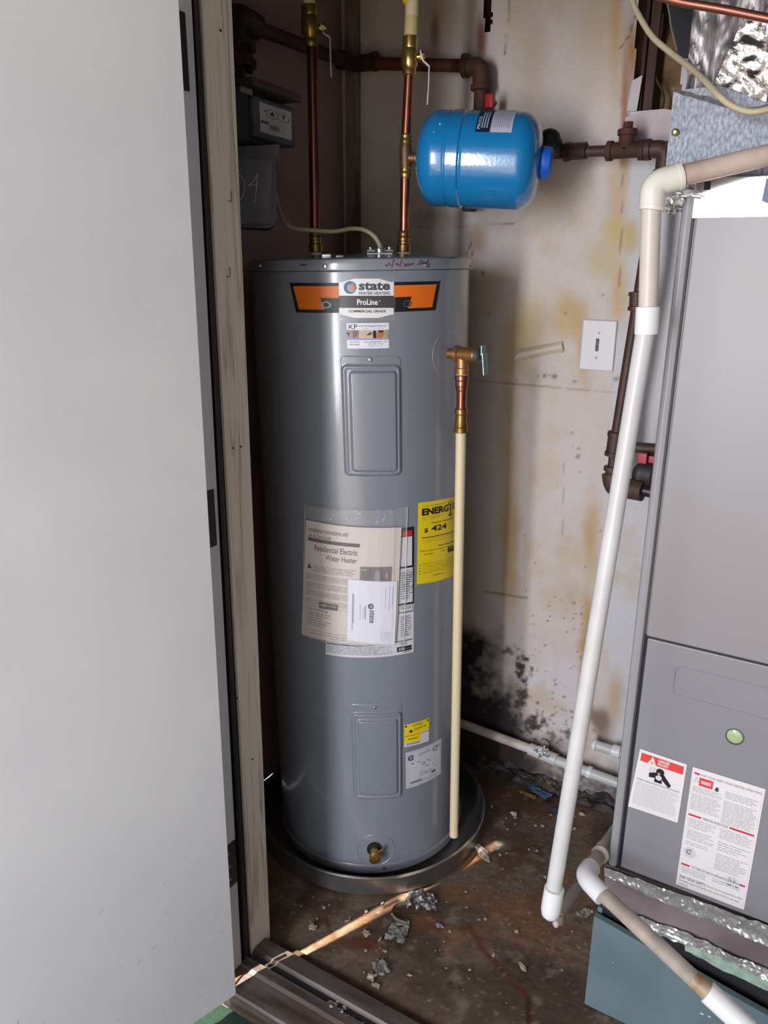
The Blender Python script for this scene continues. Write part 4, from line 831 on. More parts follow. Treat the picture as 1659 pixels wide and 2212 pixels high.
m2 = MB(); m2.box(hm(532, 196, .02), (.045, .003, .012), (md, mn, Z), .001); build(m2, 'tag_plate', mat('tag', (130, 124, 122), .5), meter)
# body below: tapered casting with front plate
bp0 = hD(556, 400, 1.90); bd = (R0 * math.cos(math.radians(8)) + F0 * math.sin(math.radians(8))); bn = Z.cross(bd).normalized(); bn = bn if bn.dot(CAM - bp0) > 0 else -bn
hb = lambda px, py, off=0.0: hit(px, py, bp0 + bn * off, bn)
m2 = MB(); P = [hb(470, 318), hb(604, 312), hb(600, 350), hb(470, 346)]; m2.prism(P, -bn * .16); build(m2, 'shoulder', gp, meter)
m2 = MB(); P = [hb(470, 322), hb(598, 330), hb(597, 470), hb(592, 486), hb(580, 493), hb(470, 488)]; m2.prism([p - bn * .004 for p in P], -bn * .15); build(m2, 'body', gp, meter)
m2 = MB(); P = [hb(470, 340, .004), hb(588, 345, .004), hb(584, 484, .004), hb(470, 480, .004)]; m2.prism(P, -bn * .008); build(m2, 'front_plate', mat('meter_face', (108, 116, 128), .45, col2=(88, 94, 104), vscale=10), meter)
chalk = mat('chalk', (206, 208, 212), .9)
def chalkl(pts, pr):
    mb = MB(); 
    for st in pts: mb.tube([hb(*p, .0055) for p in st], .0011, 6)
    return build(mb, 'chalk_mark', chalk, pr, recalc=False)
chalkl([[(556, 376), (548, 392), (536, 401), (558, 398)], [(556, 375), (554, 405), (550, 437)], [(518, 378), (527, 388), (528, 408), (524, 425), (518, 432)], [(518, 378), (506, 390), (503, 412), (510, 428), (518, 432)]], meter)
# ================================================================ HEATER CABLE
cable = mat('cream_cable', (178, 166, 140), .5)
zt = cm + axd * .018
pts = [hD(592, 405, 2.06), hD(600, 440, 2.03), hD(612, 472, 2.0), hD(632, 492, 1.98), hD(670, 497, 1.955), hD(720, 500, 1.95), hD(760, 494, 1.945), hD(790, 498, 1.94), hD(812, 515, 1.935), hD(823, 538, 1.93), zt]
def smooth(P, k=6):
    out = []; n = len(P)
    for i in range(n - 1):
        a = P[max(i - 1, 0)]; b = P[i]; c = P[i + 1]; d = P[min(i + 2, n - 1)]
        for j in range(k):
            t = j / k; out.append(.5 * ((2 * b) + (c - a) * t + (2 * a - 5 * b + 4 * c - d) * t * t + (3 * b - a - 3 * c + d) * t ** 3))
    return out + [P[-1]]
m2 = MB(); m2.tube(smooth(pts), .0052, 12); setp(build(m2, 'power_cable', cable), 'cream sheathed power cable looping into the heater top', 'cable')
# ================================================================ RUSTY PIPES ON THE RIGHT
yr = 2.03; hr = lambda px, py: hY(px, py, yr)
rpipe = thing('rusty_pipe', 'rusty brown gas pipe beside the blue tank, dropping behind the white plastic pipe', 'pipe', hr(1350, 325))
a = hr(1205, 329); b = hr(1452, 322)
m2 = MB(); m2.tube([a, b], .0125, 20); build(m2, 'iron_tube', maroon, rpipe)
m2 = MB(); u0 = hr(1222, 328); m2.tube([u0, u0 + V((.052, 0, 0))], .0195, 8); band(m2, u0, b, .004, .0225, .014, 8); band(m2, u0, b, .047, .0175, .012, 20); m2.tube([a - V((.012, 0, 0)), u0], .0155, 16); build(m2, 'union', iron, rpipe)
t0_ = hr(1352, 324); m2 = MB(); m2.tube([t0_ - V((.042, 0, 0)), t0_ + V((.042, 0, 0))], .0185, 20); m2.tube([t0_, t0_ + Z * .044], .0185, 20); band(m2, t0_ - V((.042, 0, 0)), b, .004, .0225, .012); band(m2, t0_ - V((.042, 0, 0)), b, .080, .0225, .012); band(m2, t0_ + Z * .0, t0_ + Z, .038, .0225, .012); m2.lathe([(.013, 0), (.013, .03)], t0_ + Z * .03, Z, 6)
build(m2, 'tee', rust, rpipe)
e0 = hr(1424, 322); m2 = MB(); m2.tube([e0 - V((.03, 0, 0)), e0 + V((.015, 0, 0)), e0 + V((.015, 0, -.055))], .0195, 20, fillet=.03); band(m2, e0 - V((.03, 0, 0)), e0, .005, .0235, .012); band(m2, e0 + V((.015, 0, -.055)), e0 + V((.015, 0, 0)), .004, .0235, .012); m2.tube([e0 + V((.015, 0, -.05)), e0 + V((.015, 0, -.085))], .0125, 16); m2.box(e0 + V((.04, 0, -.01)), (.05, .03, .05), None, .006); build(m2, 'elbow', maroon, rpipe)
q = hY(1193, 310, 2.0); q2 = a
m2 = MB(); m2.tube([hY(1186, 292, 1.99), hY(1196, 312, 2.0), a + V((.002, 0, .002))], [.020, .021, .016], 16); m2.sphere(hY(1187, 300, 1.99), .026, (1, 1, .9)); build(m2, 'street_elbow', mat('greasy_iron', (70, 66, 58), .6, .3, col2=(44, 40, 36), vscale=30, bump=.001), rpipe)
# vertical drop
yv = 1.93; hv = lambda px, py: hY(px, py, yv)
drop = rpipe
P0 = hv(1392, 560); P1 = hv(1329, 950); P2 = hv(1322, 1012); P3 = hv(1321, 1040)
m2 = MB(); m2.tube([e0 + V((.015, 0, -.080)), P0, P1], .0125, 18); m2.tube([P1, P2], .0115, 18); build(m2, 'iron_tube', maroon, drop)
m2 = MB(); ca = hv(1376, 633); cb_ = hv(1374, 668); m2.tube([ca, cb_], .0165, 18); band(m2, ca, cb_, .002, .019, .008); band(m2, ca, cb_, (cb_ - ca).length - .002, .019, .008); build(m2, 'coupling', maroon, drop)
m2 = MB(); ca = hv(1331, 935); cb_ = hv(1324, 982); m2.tube([ca, cb_], .0185, 18); band(m2, ca, cb_, .003, .0205, .010); band(m2, ca, cb_, (cb_ - ca).length - .002, .0205, .009)
m2.sphere(hv(1337, 962), .012, (1, .8, 1.2)); build(m2, 'drip_tee', maroon, drop)
m2 = MB(); band(m2, hv(1322, 1008), hv(1321, 1030), .004, .020, .010); m2.tube([hv(1322, 1008), hv(1322, 1030)], .0165, 18); cE = hv(1326, 1046); m2.tube([hv(1322, 1022), cE + V((0, 0, -.004)), cE + V((.075, -.01, -.004))], .0255, 22, fillet=.045); m2.sphere(cE + V((.004, 0, -.002)), .027); build(m2, 'elbow', mat('brown_elbow', (72, 52, 50), .55, .1, col2=(84, 62, 52), vscale=20, bump=.0008), drop)
m2 = MB(); m2.tube([hY(1366, 1054, yv), hY(1440, 1070, yv)], .0145, 18); build(m2, 'black_nipple', mat('clean_black_iron', (50, 50, 60), .35, .4), drop)
gv = thing('gas_shutoff', 'red handled gas shutoff between plastic pipe and furnace', 'valve', hY(1400, 1010, 1.95))
m2 = MB(); m2.tube([hY(1370, 966, 1.95), hY(1440, 972, 1.95)], .0135, 18); m2.tube([hY(1404, 970, 1.95), hY(1404, 1000, 1.95)], .009, 12); build(m2, 'upper_tube', maroon, gv)
m2 = MB(); m2.box(hY(1389, 989, 1.92), (.022, .02, .026), None, .003); m2.box(hY(1412, 992, 1.93), (.022, .02, .018), None, .003); build(m2, 'handle', mat('faded_red', (170, 50, 72), .45), gv)
m2 = MB(); q = hY(1398, 1022, 1.96); m2.lathe([(.028, 0), (.038, .01), (.038, .04), (.028, .05)], q + V((-.02, 0, 0)), V((1, -.1, 0)), 24); m2.sphere(hY(1382, 1026, 1.94), .028, (.7, .7, 1.1)); build(m2, 'regulator_body', mat('dark_regulator', (58, 52, 54), .5, .3), gv)
# ================================================================ SWITCH PLATE
sp = [hY(1259, 690, YB - .006), hY(1333, 692, YB - .006), hY(1325, 803, YB - .006), hY(1252, 798, YB - .006)]
pw = (sp[1] - sp[0]).length; phh = sp[0].z - sp[3].z; pcn = sum(sp, V((0, 0, 0))) / 4; pcn.y = YB - .006
sw = thing('switch_plate', 'white rectangular switch plate on the stained wall', 'plate', pcn - Z * phh / 2)
m2 = MB(); m2.box(pcn, (pw, .010, phh), None, .006, seg=3); build(m2, 'plate', mat('plate_white', (226, 226, 232), .35, coat=.2), sw)
m2 = MB(); q = hY(1290, 745, YB - .0115); m2.box(q, (.009, .002, .034), None, .001); m2.box(q + V((0, -.002, .008)), (.007, .004, .010), None, .001); build(m2, 'switch_slot', mat('slot_grey', (120, 118, 118), .6, col2=(60, 58, 60), vscale=160), sw)
for py in (719, 773):
    m2 = MB(); q = hY(1294 if py < 740 else 1288, py, YB - .0108); m2.lathe([(.0035, 0), (.003, .0014)], q, (0, -1, 0), 12); build(m2, 'screw', mat('dull_screw', (140, 136, 134), .4, .6), sw)
# ================================================================ WHITE PLASTIC PIPES
pvc = mat('white_pvc', (206, 206, 208), .34, var=.1, vscale=14); pvcw = mat('new_pvc', (226, 228, 232), .30); pvcd = mat('grimy_pvc', (188, 178, 172), .45, col2=(150, 138, 128), vscale=16)
PR = .0150
cp = thing('condensate_pipe', 'long white plastic pipe hanging in front of the furnace edge', 'pipe', hdep(1192, 1975, 1.535))
Pa = hdep(1404, 400, 1.20); Pb = hdep(1400, 690, 1.27); Pc = hdep(1192, 1948, 1.535); Pm = hdep(1290, 1400, 1.44)
m2 = MB(); m2.tube([hdep(1407, 440, 1.21), hdep(1399, 685, 1.263)], PR, 26); build(m2, 'upper_tube', pvcd if False else mat('beige_pvc', (204, 194, 190), .38, var=.08), cp)
line_ = [hdep(1398, 690, 1.264), hdep(1190, 1955, 1.535)]
m2 = MB(); m2.tube(line_, PR, 26); build(m2, 'lower_tube', pvc, cp)
cA = hdep(1400, 662, 1.258); cB = hdep(1396, 722, 1.270); dC = (cB - cA); m2 = MB(); m2.lathe([(PR, 0), (.0188, .0005), (.0188, dC.length - .0005), (PR, dC.length)], cA, dC, 30); build(m2, 'coupling', pvcw, cp)
Ce = hdep(1420, 396, 1.20); m2 = MB(); eu = (hdep(1470, 380, 1.195)); el = hdep(1408, 452, 1.212)
m2.tube([el, Ce + V((-.006, 0, 0)), eu], [.0198] * 3 if False else .0195, 28, fillet=.036, fseg=12); band(m2, el, Ce, .002, .0205, .006); band(m2, eu, Ce, .002, .0205, .006); build(m2, 'elbow', mat('ivory_pvc', (216, 214, 206), .25, coat=.3), cp)
m2 = MB(); m2.tube([eu, hdep(1690, 328, 1.165)], .0155, 26); build(m2, 'branch_tube', mat('tan_pvc', (200, 184, 176), .45, col2=(170, 150, 138), vscale=9), cp)
tp = line_[1]; tdn = (line_[1] - line_[0]).normalized(); tdn = (tdn + V((0, 0, -.0))).normalized()
m2 = MB(); m2.lathe([(PR, -.050), (.0190, -.049), (.0195, -.012), (.0190, .002), (.0165, .012), (.010, .0185), (.003, .0205)], hdep(1190, 1965, 1.535), tdn, 32); build(m2, 'end_cap', pvcw, cp)
m2 = MB(); q = hdep(1201, 1996, 1.545); m2.sphere(q, .0065, (.9, .8, 1.3)); build(m2, 'glue_drip', mat('pinkish_glue', (190, 170, 176), .5), cp)
# drain running over the base cabinet and back under the furnace
dr = thing('drain_pipe', 'dirty white plastic pipe slanting across the teal base cabinet', 'pipe', hdep(1262, 1900, 1.56))
Q0 = hdep(1262, 1893, 1.56); Qb = hdep(1330, 1800, 1.80); 
m2 = MB(); m2.tube([hdep(1340, 1782, 1.86), Q0 + (Qb - Q0) * .12], .0150, 22); build(m2, 'rear_tube', pvcd, dr)
m2 = MB(); aq = hdep(1296, 1846, 1.66); band(m2, aq, Qb, .002, .0185, .008); m2.tube([aq, aq + (Qb - aq).normalized() * .045], .0178, 20); build(m2, 'rear_coupling', mat('dim_pvc', (186, 176, 170), .45), dr)
Qe = hdep(1292, 1925, 1.53); m2 = MB(); m2.tube([Q0 + (Qb - Q0).normalized() * .048, Q0, Q0 + (Qe - Q0).normalized() * .052], .0195, 26, fillet=.04, fseg=10); build(m2, 'elbow', pvcw, dr)
Q1 = hdep(1532, 2146, 1.335); m2 = MB(); m2.tube([Q0 + (Q1 - Q0).normalized() * .04, Q1], .0148, 26); build(m2, 'front_tube', pvcd, dr)
Qk = hdep(1497, 2113, 1.352); m2 = MB(); m2.tube([Qk, Q1], .0152, 26); build(m2, 'rusty_stain_band', mat('stained_pvc', (176, 156, 124), .5, col2=(130, 108, 82), vscale=40), dr)
Qn = hdep(1700, 2300, 1.27); m2 = MB(); m2.lathe([(.0150, 0), (.0192, .0008), (.0192, .078), (.0185, .080), (.0150, .081)], Q1 - (Qn - Q1).normalized() * .004, Qn - Q1, 30); build(m2, 'coupling', pvcw, dr)
m2 = MB(); m2.tube([Q1 + (Qn - Q1).normalized() * .06, Qn], .0150, 24); build(m2, 'end_tube', pvcd, dr)
m2 = MB(); m2.tube([hdep(1205, 1975, 1.66), hdep(1250, 1915, 1.72)], .0125, 18); m2.tube([hdep(1207, 1972, 1.66), hdep(1206, 1990, 1.665)], .013, 16); build(m2, 'stub_tube', mat('dark_grey_pvc', (120, 112, 106), .6), dr, label='short grey pipe stub')  # stub in a darker grey than the other plastic tubes
# low pipes along the wall foot
yw = YB - .045; hw = lambda px, py: hY(px, py, yw)
wp = thing('wall_drain', 'long white plastic drain pipe along the foot of the back wall', 'pipe', hw(1160, 1620))
m2 = MB(); m2.tube([hw(930, 1538), hw(1146, 1618)], .0150, 24); build(m2, 'long_tube', mat('dusty_pvc', (206, 196, 188), .4, col2=(150, 136, 128), vscale=14, thr=(.5, .8)), wp)
m2 = MB(); m2.lathe([(PR, 0), (.0195, .001), (.0195, (hw(1202, 1642) - hw(1143, 1617)).length), (PR, (hw(1202, 1642) - hw(1143, 1617)).length + .001)], hw(1143, 1617), hw(1202, 1642) - hw(1143, 1617), 28); build(m2, 'coupling', pvc, wp)
m2 = MB(); m2.tube([hw(1195, 1640), hw(1350, 1697)], .0155, 24); build(m2, 'short_tube', pvc, wp)
for pa, pb in [((1222, 1648), (1243, 1657)), ((1268, 1666), (1277, 1670))]:
    A_, B_ = hw(*pa), hw(*pb); m2 = MB(); m2.lathe([(PR, 0), (.0190, .001), (.0190, (B_ - A_).length), (PR, (B_ - A_).length + .001)], A_, B_ - A_, 28); build(m2, 'collar', pvcw, wp)
ws = thing('wall_stub', 'short white plastic pipe above the low wall drain by the furnace', 'pipe', hw(1310, 1612))
m2 = MB(); m2.tube([hw(1280, 1607), hw(1350, 1630)], .0150, 24); build(m2, 'tube', pvc, ws)
for pa, pb in [((1282, 1608), (1288, 1610)), ((1322, 1620), (1340, 1626))]:
    A_, B_ = hw(*pa), hw(*pb); m2 = MB(); m2.lathe([(PR, 0), (.0190, .001), (.0190, (B_ - A_).length), (PR, (B_ - A_).length + .001)], A_, B_ - A_, 28); build(m2, 'collar', pvcw, ws)
# ================================================================ crumpled foil builder
foil = mat('foil', (232, 234, 238), .26, .8, bump=.0005, bscale=30); foil_s = mat('foil_sheet', (176, 178, 184), .26, 1.0, bump=.0008, bscale=120)
def crumple(c, size, seed, fl=(1, 1, .5), sub=4, amp=.6, ax=None):
    b = bmesh.new(); bmesh.ops.create_icosphere(b, subdivisions=sub, radius=size)
    for v in b.verts:
        n_ = v.co.normalized(); k = noise.noise(n_ * 2.2 + V((seed, 0, 0))) * .7 + abs(noise.noise(n_ * 5 + V((0, seed, 0)))) * .6
        q = n_ * size * (1 - amp * .5 + amp * k * 1.4); v.co = V((q.x * fl[0], q.y * fl[1], q.z * fl[2]))
    A_ = Matrix(ax).transposed() if ax else Matrix.Identity(3)
    for v in b.verts: v.co = A_ @ v.co + V(c)
    m = MB(); m.bm(b); return m
def thing1(mb, name, m, label, cat, sharp=35, **kw): return setp(build(mb, name, m, sharp=sharp), label, cat, **kw)
q = hw(1176, 1622) - V((0, .02, -.008)); thing1(crumple(q, .022, 3, (1.1, .6, .8), amp=.9), 'foil_scrap', foil, 'crumpled foil scrap stuck on the wall drain pipe', 'foil', sharp=12)
m2 = MB(); q = hY(1178, 1606, YB - .01); m2.lathe([(.014, 0), (.014, .006), (.010, .010)], q, (0, -1, 0), 16); thing1(m2, 'wall_plug', mat('plug', (176, 160, 150), .6), 'small beige plug on the mouldy wall above the drain pipe', 'plug')
# ================================================================ FURNACE
YF = 1.42; hf_ = lambda px, py, y=YF: hY(px, py, y)
fz0 = hf_(1312, 1868).z; fx = hf_(1312, 1868).x; fz1 = hf_(1497, 384).z; fseam = hf_(1383, 1373).z; FXR = .22
xl_t = hf_(1480, 470).x
fur = thing('furnace', 'grey metal furnace cabinet with warning labels at the right', 'furnace', (fx + .25, YF + .25, fz0))
fg = mat('furnace_paint', (136, 133, 140), .42, .0, coat=.12, crough=.3, col2=(134, 130, 133), vscale=3); fg2 = mat('furnace_lower', (132, 131, 139), .42, .0, coat=.12, crough=.3, var=.05, vscale=4)
fx2 = max(fx, xl_t)
m2 = MB(); m2.bx(fx + .012, FXR, YF + .012, YF + .58, fz0, fz1, .006); build(m2, 'cabinet', fg, fur)
m2 = MB(); m2.bx(fx, fx + .020, YF - .004, YF + .02, fz0, fz1, .009); build(m2, 'corner_post', mat('post_grey', (148, 147, 154), .35, coat=.15), fur)
m2 = MB(); m2.bx(fx + .0235, FXR, YF, YF + .02, fseam + .0015, fz1, .004); up_ = build(m2, 'upper_door', fg, fur)
m2 = MB(); m2.bx(fx + .0265, FXR, YF + .001, YF + .02, fz0 + .006, fseam - .002, .003); lp = build(m2, 'lower_door', fg2, fur)
m2 = MB(); m2.bx(fx + .018, FXR, YF + .009, YF + .0125, fz0, fseam, 0); build(m2, 'shadow_gap', mat('gap_shade_black', (22, 22, 26), .7), fur)  # black sheet standing in for the shade between post and doors
# bare metal strip made mirror-bright to stand in for the sunlit patch
zs = hf_(1497, 472).z; sx = hf_(1499, 430).x
m2 = MB(); m2.bx(sx, FXR, YF - .0022, YF + .002, zs, fz1 - .002, .001); strip = build(m2, 'sun_patch_strip', mat('sun_patch_steel', (250, 250, 252), .10, 1.0), up_)
m2 = MB(); q = hf_(1528, 401, YF - .0028); m2.box(q, (.0095, .002, .0125)); build(m2, 'latch_hole', dark, strip)
m2 = MB(); P = [hf_(1655, 385, YF - .003), hf_(1700, 385, YF - .003), hf_(1700, 460, YF - .003), hf_(1659, 440, YF - .003), hf_(1645, 434, YF - .003)]; m2.prism(P, (0, .0008, 0)); build(m2, 'blue_tab', mat('blue_tab', (92, 98, 136), .5), strip)
# handle recess and sight glass on the lower door
def recess():
    c = [hf_(1459, 1438), hf_(1700, 1500), hf_(1700, 1572), hf_(1462, 1505)]
    xl_, xr_ = hf_(1459, 1450).x, FXR - .06; zt_, zb_ = hf_(1475, 1442).z, hf_(1466, 1503).z
    mb = MB(); P = []; rad = .012; pts = []
    for cx, cz, a0_ in [(xr_ - rad, zt_ - rad, 0), (xl_ + rad, zt_ - rad, 90), (xl_ + rad, zb_ + rad, 180), (xr_ - rad, zb_ + rad, 270)]:
        for k in range(9): a = math.radians(a0_ + 90 * k / 8); pts.append(V((cx + rad * math.cos(a), YF + .0008, cz + rad * math.sin(a))))
    mb.tube(pts + [pts[0]], .0012, 8, cap=False); return build(mb, 'recess_bead', fg2, lp)
recess()
q = hf_(1587, 1591, YF + .001); m2 = MB(); m2.lathe([(.0152, -.0015), (.0165, .0), (.0160, .002), (.0140, .0022), (.0138, -.001)], q, (0, -1, 0), 36, cap=False); sg = build(m2, 'sight_glass_ring', mat('ring_steel', (120, 124, 120), .3, .8), lp)
m2 = MB(); m2.lathe([(.0138, 0), (.010, .0016), (.003, .0022)], q, (0, -1, 0), 36); build(m2, 'sight_glass', mat('greenish_glass', (170, 186, 140), .15, coat=.6), sg)
def fsurf(c):
    return lambda u, v, h: bil(c, u, v) + V((0, -h, 0))
yL = YF + .0005
def rectify(p):   # keep the sticker rectangular on the door from its left edge and size
    return p
c = [hf_(1383, 1617, yL), hf_(1484, 1651, yL), hf_(1464, 1777, yL), hf_(1357, 1741, yL)]
L = Label(fsurf(c), 1.0 / 1.55, False); W1 = (222, 218, 222); RD = (214, 66, 62); L.rect(0, 0, 1, 1, W1, 1); L.rect(.05, .05, .95, .185, RD, 2)
L.poly([(.30, .055), (.40, .20), (.20, .20)], W1, 3); L.lines(.27, .14, .34, .18, 2, RD, .5, 4); L.text('DANGER', .42, .065, .66, .115, W1, 3, bold=.03, shear=.2); L.text('PELIGRO', .42, .125, .64, .165, W1, 3, bold=.03, shear=.2)
L.rect(.27, .22, .50, .40, (206, 204, 210), 2); L.disc(.50, .265, .055, (20, 20, 24), 3); L.disc(.48, .30, .02, (170, 170, 174), 4, n=8)
L.poly([(.28, .33), (.42, .29), (.50, .32), (.58, .29), (.76, .43), (.72, .48), (.56, .385), (.57, .45), (.41, .45), (.41, .385), (.29, .40)], (20, 20, 26), 3); L.disc(.49, .365, .042, (206, 204, 210), 4)
L.text('CARBON MONOXIDE POISONING HAZARD', .06, .475, .94, .50, (90, 88, 96), 2, bold=.01); L.lines(.06, .53, .94, .93, 17, (188, 190, 192), .5, 2, ragged=.15)
build(L.mb, 'danger_sticker', flat(W1), lp, recalc=False)
c = [hf_(1497, 1656, yL), hf_(1780, 1741, yL), hf_(1762, 2075, yL), hf_(1458, 1908, yL)]
c[1] = V((c[0].x + .128, yL, c[0].z)); c[2] = V((c[0].x + .128, yL, hf_(1458, 1908, yL).z)); c[3] = V((c[0].x, yL, c[2].z)); 
FW2 = c[1].x - c[0].x; lx = lambda px, py: ((hf_(px, py, yL).x - c[0].x) / FW2, (c[0].z - hf_(px, py, yL).z) / (c[0].z - c[3].z))
L = Label(fsurf(c), FW2 / (c[0].z - c[3].z), False); L.rect(0, 0, 1, 1, W1, 1); R3 = (196, 44, 74); T3 = (170, 170, 178); PK = (216, 196, 204)
for a in [(.025, .02, .03, .985), (.97, .02, .975, .985)]: L.rect(*a, PK, 2)
L.rect(.035, .035, .11, .05, R3, 2); L.text('FOR YOUR SAFETY READ BEFORE OPERATING', .13, .035, .96, .052, (130, 120, 130), 2, bold=.01); L.poly([(.04, .11), (.075, .065), (.11, .11)], T3, 2); L.poly([(.052, .107), (.075, .078), (.098, .107)], W1, 3)
L.rect(.115, .065, .31, .13, (212, 60, 62), 2); L.text('WARNING', .14, .083, .285, .112, W1, 3, bold=.03, shear=.25); L.poly([(.34, .13), (.36, .10), (.40, .105), (.385, .12), (.41, .12), (.38, .135)], (50, 46, 50), 2)
for (u0_, v0_, u1_, v1_, n_) in [(.04, .145, .46, .195, 4), (.04, .205, .46, .34, 10), (.49, .11, .95, .17, 4), (.49, .185, .95, .37, 13)]: L.lines(u0_, v0_, u1_, v1_, n_, T3, .42, 2, ragged=.2)
L.rect(.035, .375, .22, .39, R3, 2); L.rect(.62, .375, .96, .39, R3, 2); L.text('OPERATING INSTRUCTIONS', .24, .372, .60, .393, (96, 92, 100), 2, bold=.01)
for k, (u0_, v0_, u1_, v1_, n_) in enumerate([(.05, .41, .45, .49, 5), (.05, .505, .45, .59, 6), (.05, .605, .40, .64, 2), (.50, .41, .95, .50, 6), (.50, .52, .95, .60, 4), (.50, .62, .95, .76, 8)]): L.lines(u0_, v0_, u1_, v1_, n_, T3, .4, 2, seed=k, ragged=.35)
L.disc(.13, .695, .045, (200, 200, 206), 2, n=16); L.disc(.12, .69, .02, (120, 118, 122), 3, .012, 20, 300); L.rect(.10, .70, .16, .705, (110, 108, 112), 3); L.poly([(.14, .66), (.15, .66), (.12, .72)], (120, 120, 124), 3); L.disc(.78, .81, .05, (206, 206, 212), 2, n=16)
for k in range(5): L.rect(.73 + .022 * k, .775 + .012 * (k % 3), .737 + .022 * k, .80 + .012 * (k % 2), (90, 88, 94), 3)
L.rect(.035, .80, .16, .815, R3, 2); L.rect(.70, .868, .96, .883, R3, 2) if False else L.rect(.70, .80, .96, .815, R3, 2); L.text('TO TURN OFF GAS TO APPLIANCE', .19, .797, .68, .817, (90, 88, 96), 2, bold=.01)
L.lines(.05, .83, .42, .885, 4, T3, .4, 2, ragged=.3); L.lines(.50, .835, .90, .87, 2, T3, .4, 2)
L.text('FOR YOUR SAFETY', .04, .905, .43, .93, (70, 68, 76), 2, bold=.012); L.text('Do not store or use gasoline or other', .45, .908, .95, .93, (84, 80, 88), 2); L.text('flammable vapors and liquids in the vicinity of this or any other', .04, .942, .92, .962, (84, 80, 88), 2); L.text('appliance.', .04, .972, .18, .99, (84, 80, 88), 2)
build(L.mb, 'operating_sticker', flat(W1), lp, recalc=False)
# ---- duct above the furnace
dct = thing('supply_duct', 'speckled foil wrapped sheet metal duct above the furnace', 'duct', (fx + .3, YF + .3, fz1 + .01))
ductm = mat('galvanised_duct', (138, 142, 152), .5, .55, col2=(96, 100, 110), vscale=220, stretch=(1, 1, .5), bump=.0004, bscale=190)
dl = hf_(1440, 340, YF + .05).x; dtop = hf_(1484, 40, YF + .05)
m2 = MB(); zj = hf_(1460, 195, YF + .05).z
def dface(u, v):
    x = dl + (FXR - dl) * u; z = fz1 + .004 + (zj - fz1 - .004) * v; return V((x, YF + .05 + .0006 * noise.noise(V((x * 30, z * 30, 1))), z))
m2.bx(dl + .001, FXR, YF + .052, YF + .5, fz1 + .002, zj); m2.grid(dface, 110, 40); build(m2, 'lower_sleeve', ductm, dct, recalc=False, sharp=60)
def d2(u, v):
    x = dl + .012 + (FXR - dl - .01) * u; z = zj - .01 + (ZC - .03 - zj) * v; k = noise.noise(V((x * 26, z * 9, 5))); k2 = abs(noise.noise(V((x * 80, z * 30, 2))))
    return V((x, YF + .075 + .010 * k + .008 * k2, z))
m2 = MB(); m2.grid(d2, 130, 130); m2.bx(dl + .013, FXR, YF + .095, YF + .5, zj - .009, ZC - .03); build(m2, 'foil_wrap', mat('crinkled_wrap', (150, 146, 148), .40, .75, col2=(84, 76, 76), vscale=9, stretch=(2, 2, .5), bump=.0006, bscale=120), dct, recalc=False, sharp=50)
c = [hf_(1608, 38, YF + .045), hf_(1690, 60, YF + .045), hf_(1655, 222, YF + .045), hf_(1544, 180, YF + .045)]
m2 = MB(); m2.grid(lambda u, v: bil(c, u, v) + V((0, -.004 + .0030 * noise.noise(V((u * 5, v * 7, 1))) + .0006 * abs(noise.noise(V((u * 24, v * 30, 3)))), 0)), 70, 90); build(m2, 'sun_patch_foil', mat('sun_patch_mirror', (250, 250, 252), .16, 1.0, bump=.00025, bscale=60), dct, recalc=False, sharp=40)  # mirror-bright foil shaped as the patch of sun on the duct
m2 = MB(); q = hf_(1459, 286, YF + .046); m2.lathe([(.0065, 0), (.006, .003), (.003, .005)], q, (0, -1, 0), 6); build(m2, 'screw', mat('yellow_zinc', (200, 190, 120), .3, .9), dct)
def strip_px(top_pts, bot_pts, y0_, nm, m, par, amp=.004, n=120, seed=0, kx=40, sharp=20):
    xs = [p[0] for p in top_pts]
    def g(u, v):
        px = top_pts[0][0] + (top_pts[-1][0] - top_pts[0][0]) * u; a = np.interp(px, [p[0] for p in top_pts], [p[1] for p in top_pts]); b = np.interp(px, [p[0] for p in bot_pts], [p[1] for p in bot_pts])
        p = hf_(px, a + (b - a) * v, y0_); k = noise.noise(V((p.x * kx, p.z * kx, seed))) + .6 * abs(noise.noise(V((p.x * kx * 2.6, p.z * kx * 2.6, seed + 5))))
        e = noise.noise(V((p.x * 50, v * 2, seed + 9))) * .003 * (1 if v > .9 or v < .1 else 0)
        return p + V((0, -amp * (k + .4), e))
    mb = MB(); mb.grid(g, n, 14); return build(mb, nm, m, par, recalc=False, sharp=sharp)
strip_px([(1450, 188), (1540, 214), (1610, 236), (1700, 214)], [(1450, 196), (1540, 224), (1610, 243), (1700, 226)], YF + .044, 'joint_seam', mat('dark_seam', (82, 76, 80), .6, .4), dct, .003)
# ---- scrunched foil at the furnace's top corner
q = hf_(1456, 418, YF - .01); m2 = crumple(q, .026, 9, (1.5, .5, .55), amp=1.0); thing1(m2, 'foil_tape', foil, 'scrunched foil tape behind the white elbow at furnace top', 'foil', sharp=10)
q = hf_(1452, 448, YF + .03); m2 = crumple(q, .018, 12, (1.0, .5, .6), amp=1.0); thing1(m2, 'foil_tape', foil, 'smaller torn foil tape hanging under the white elbow', 'foil', sharp=10)
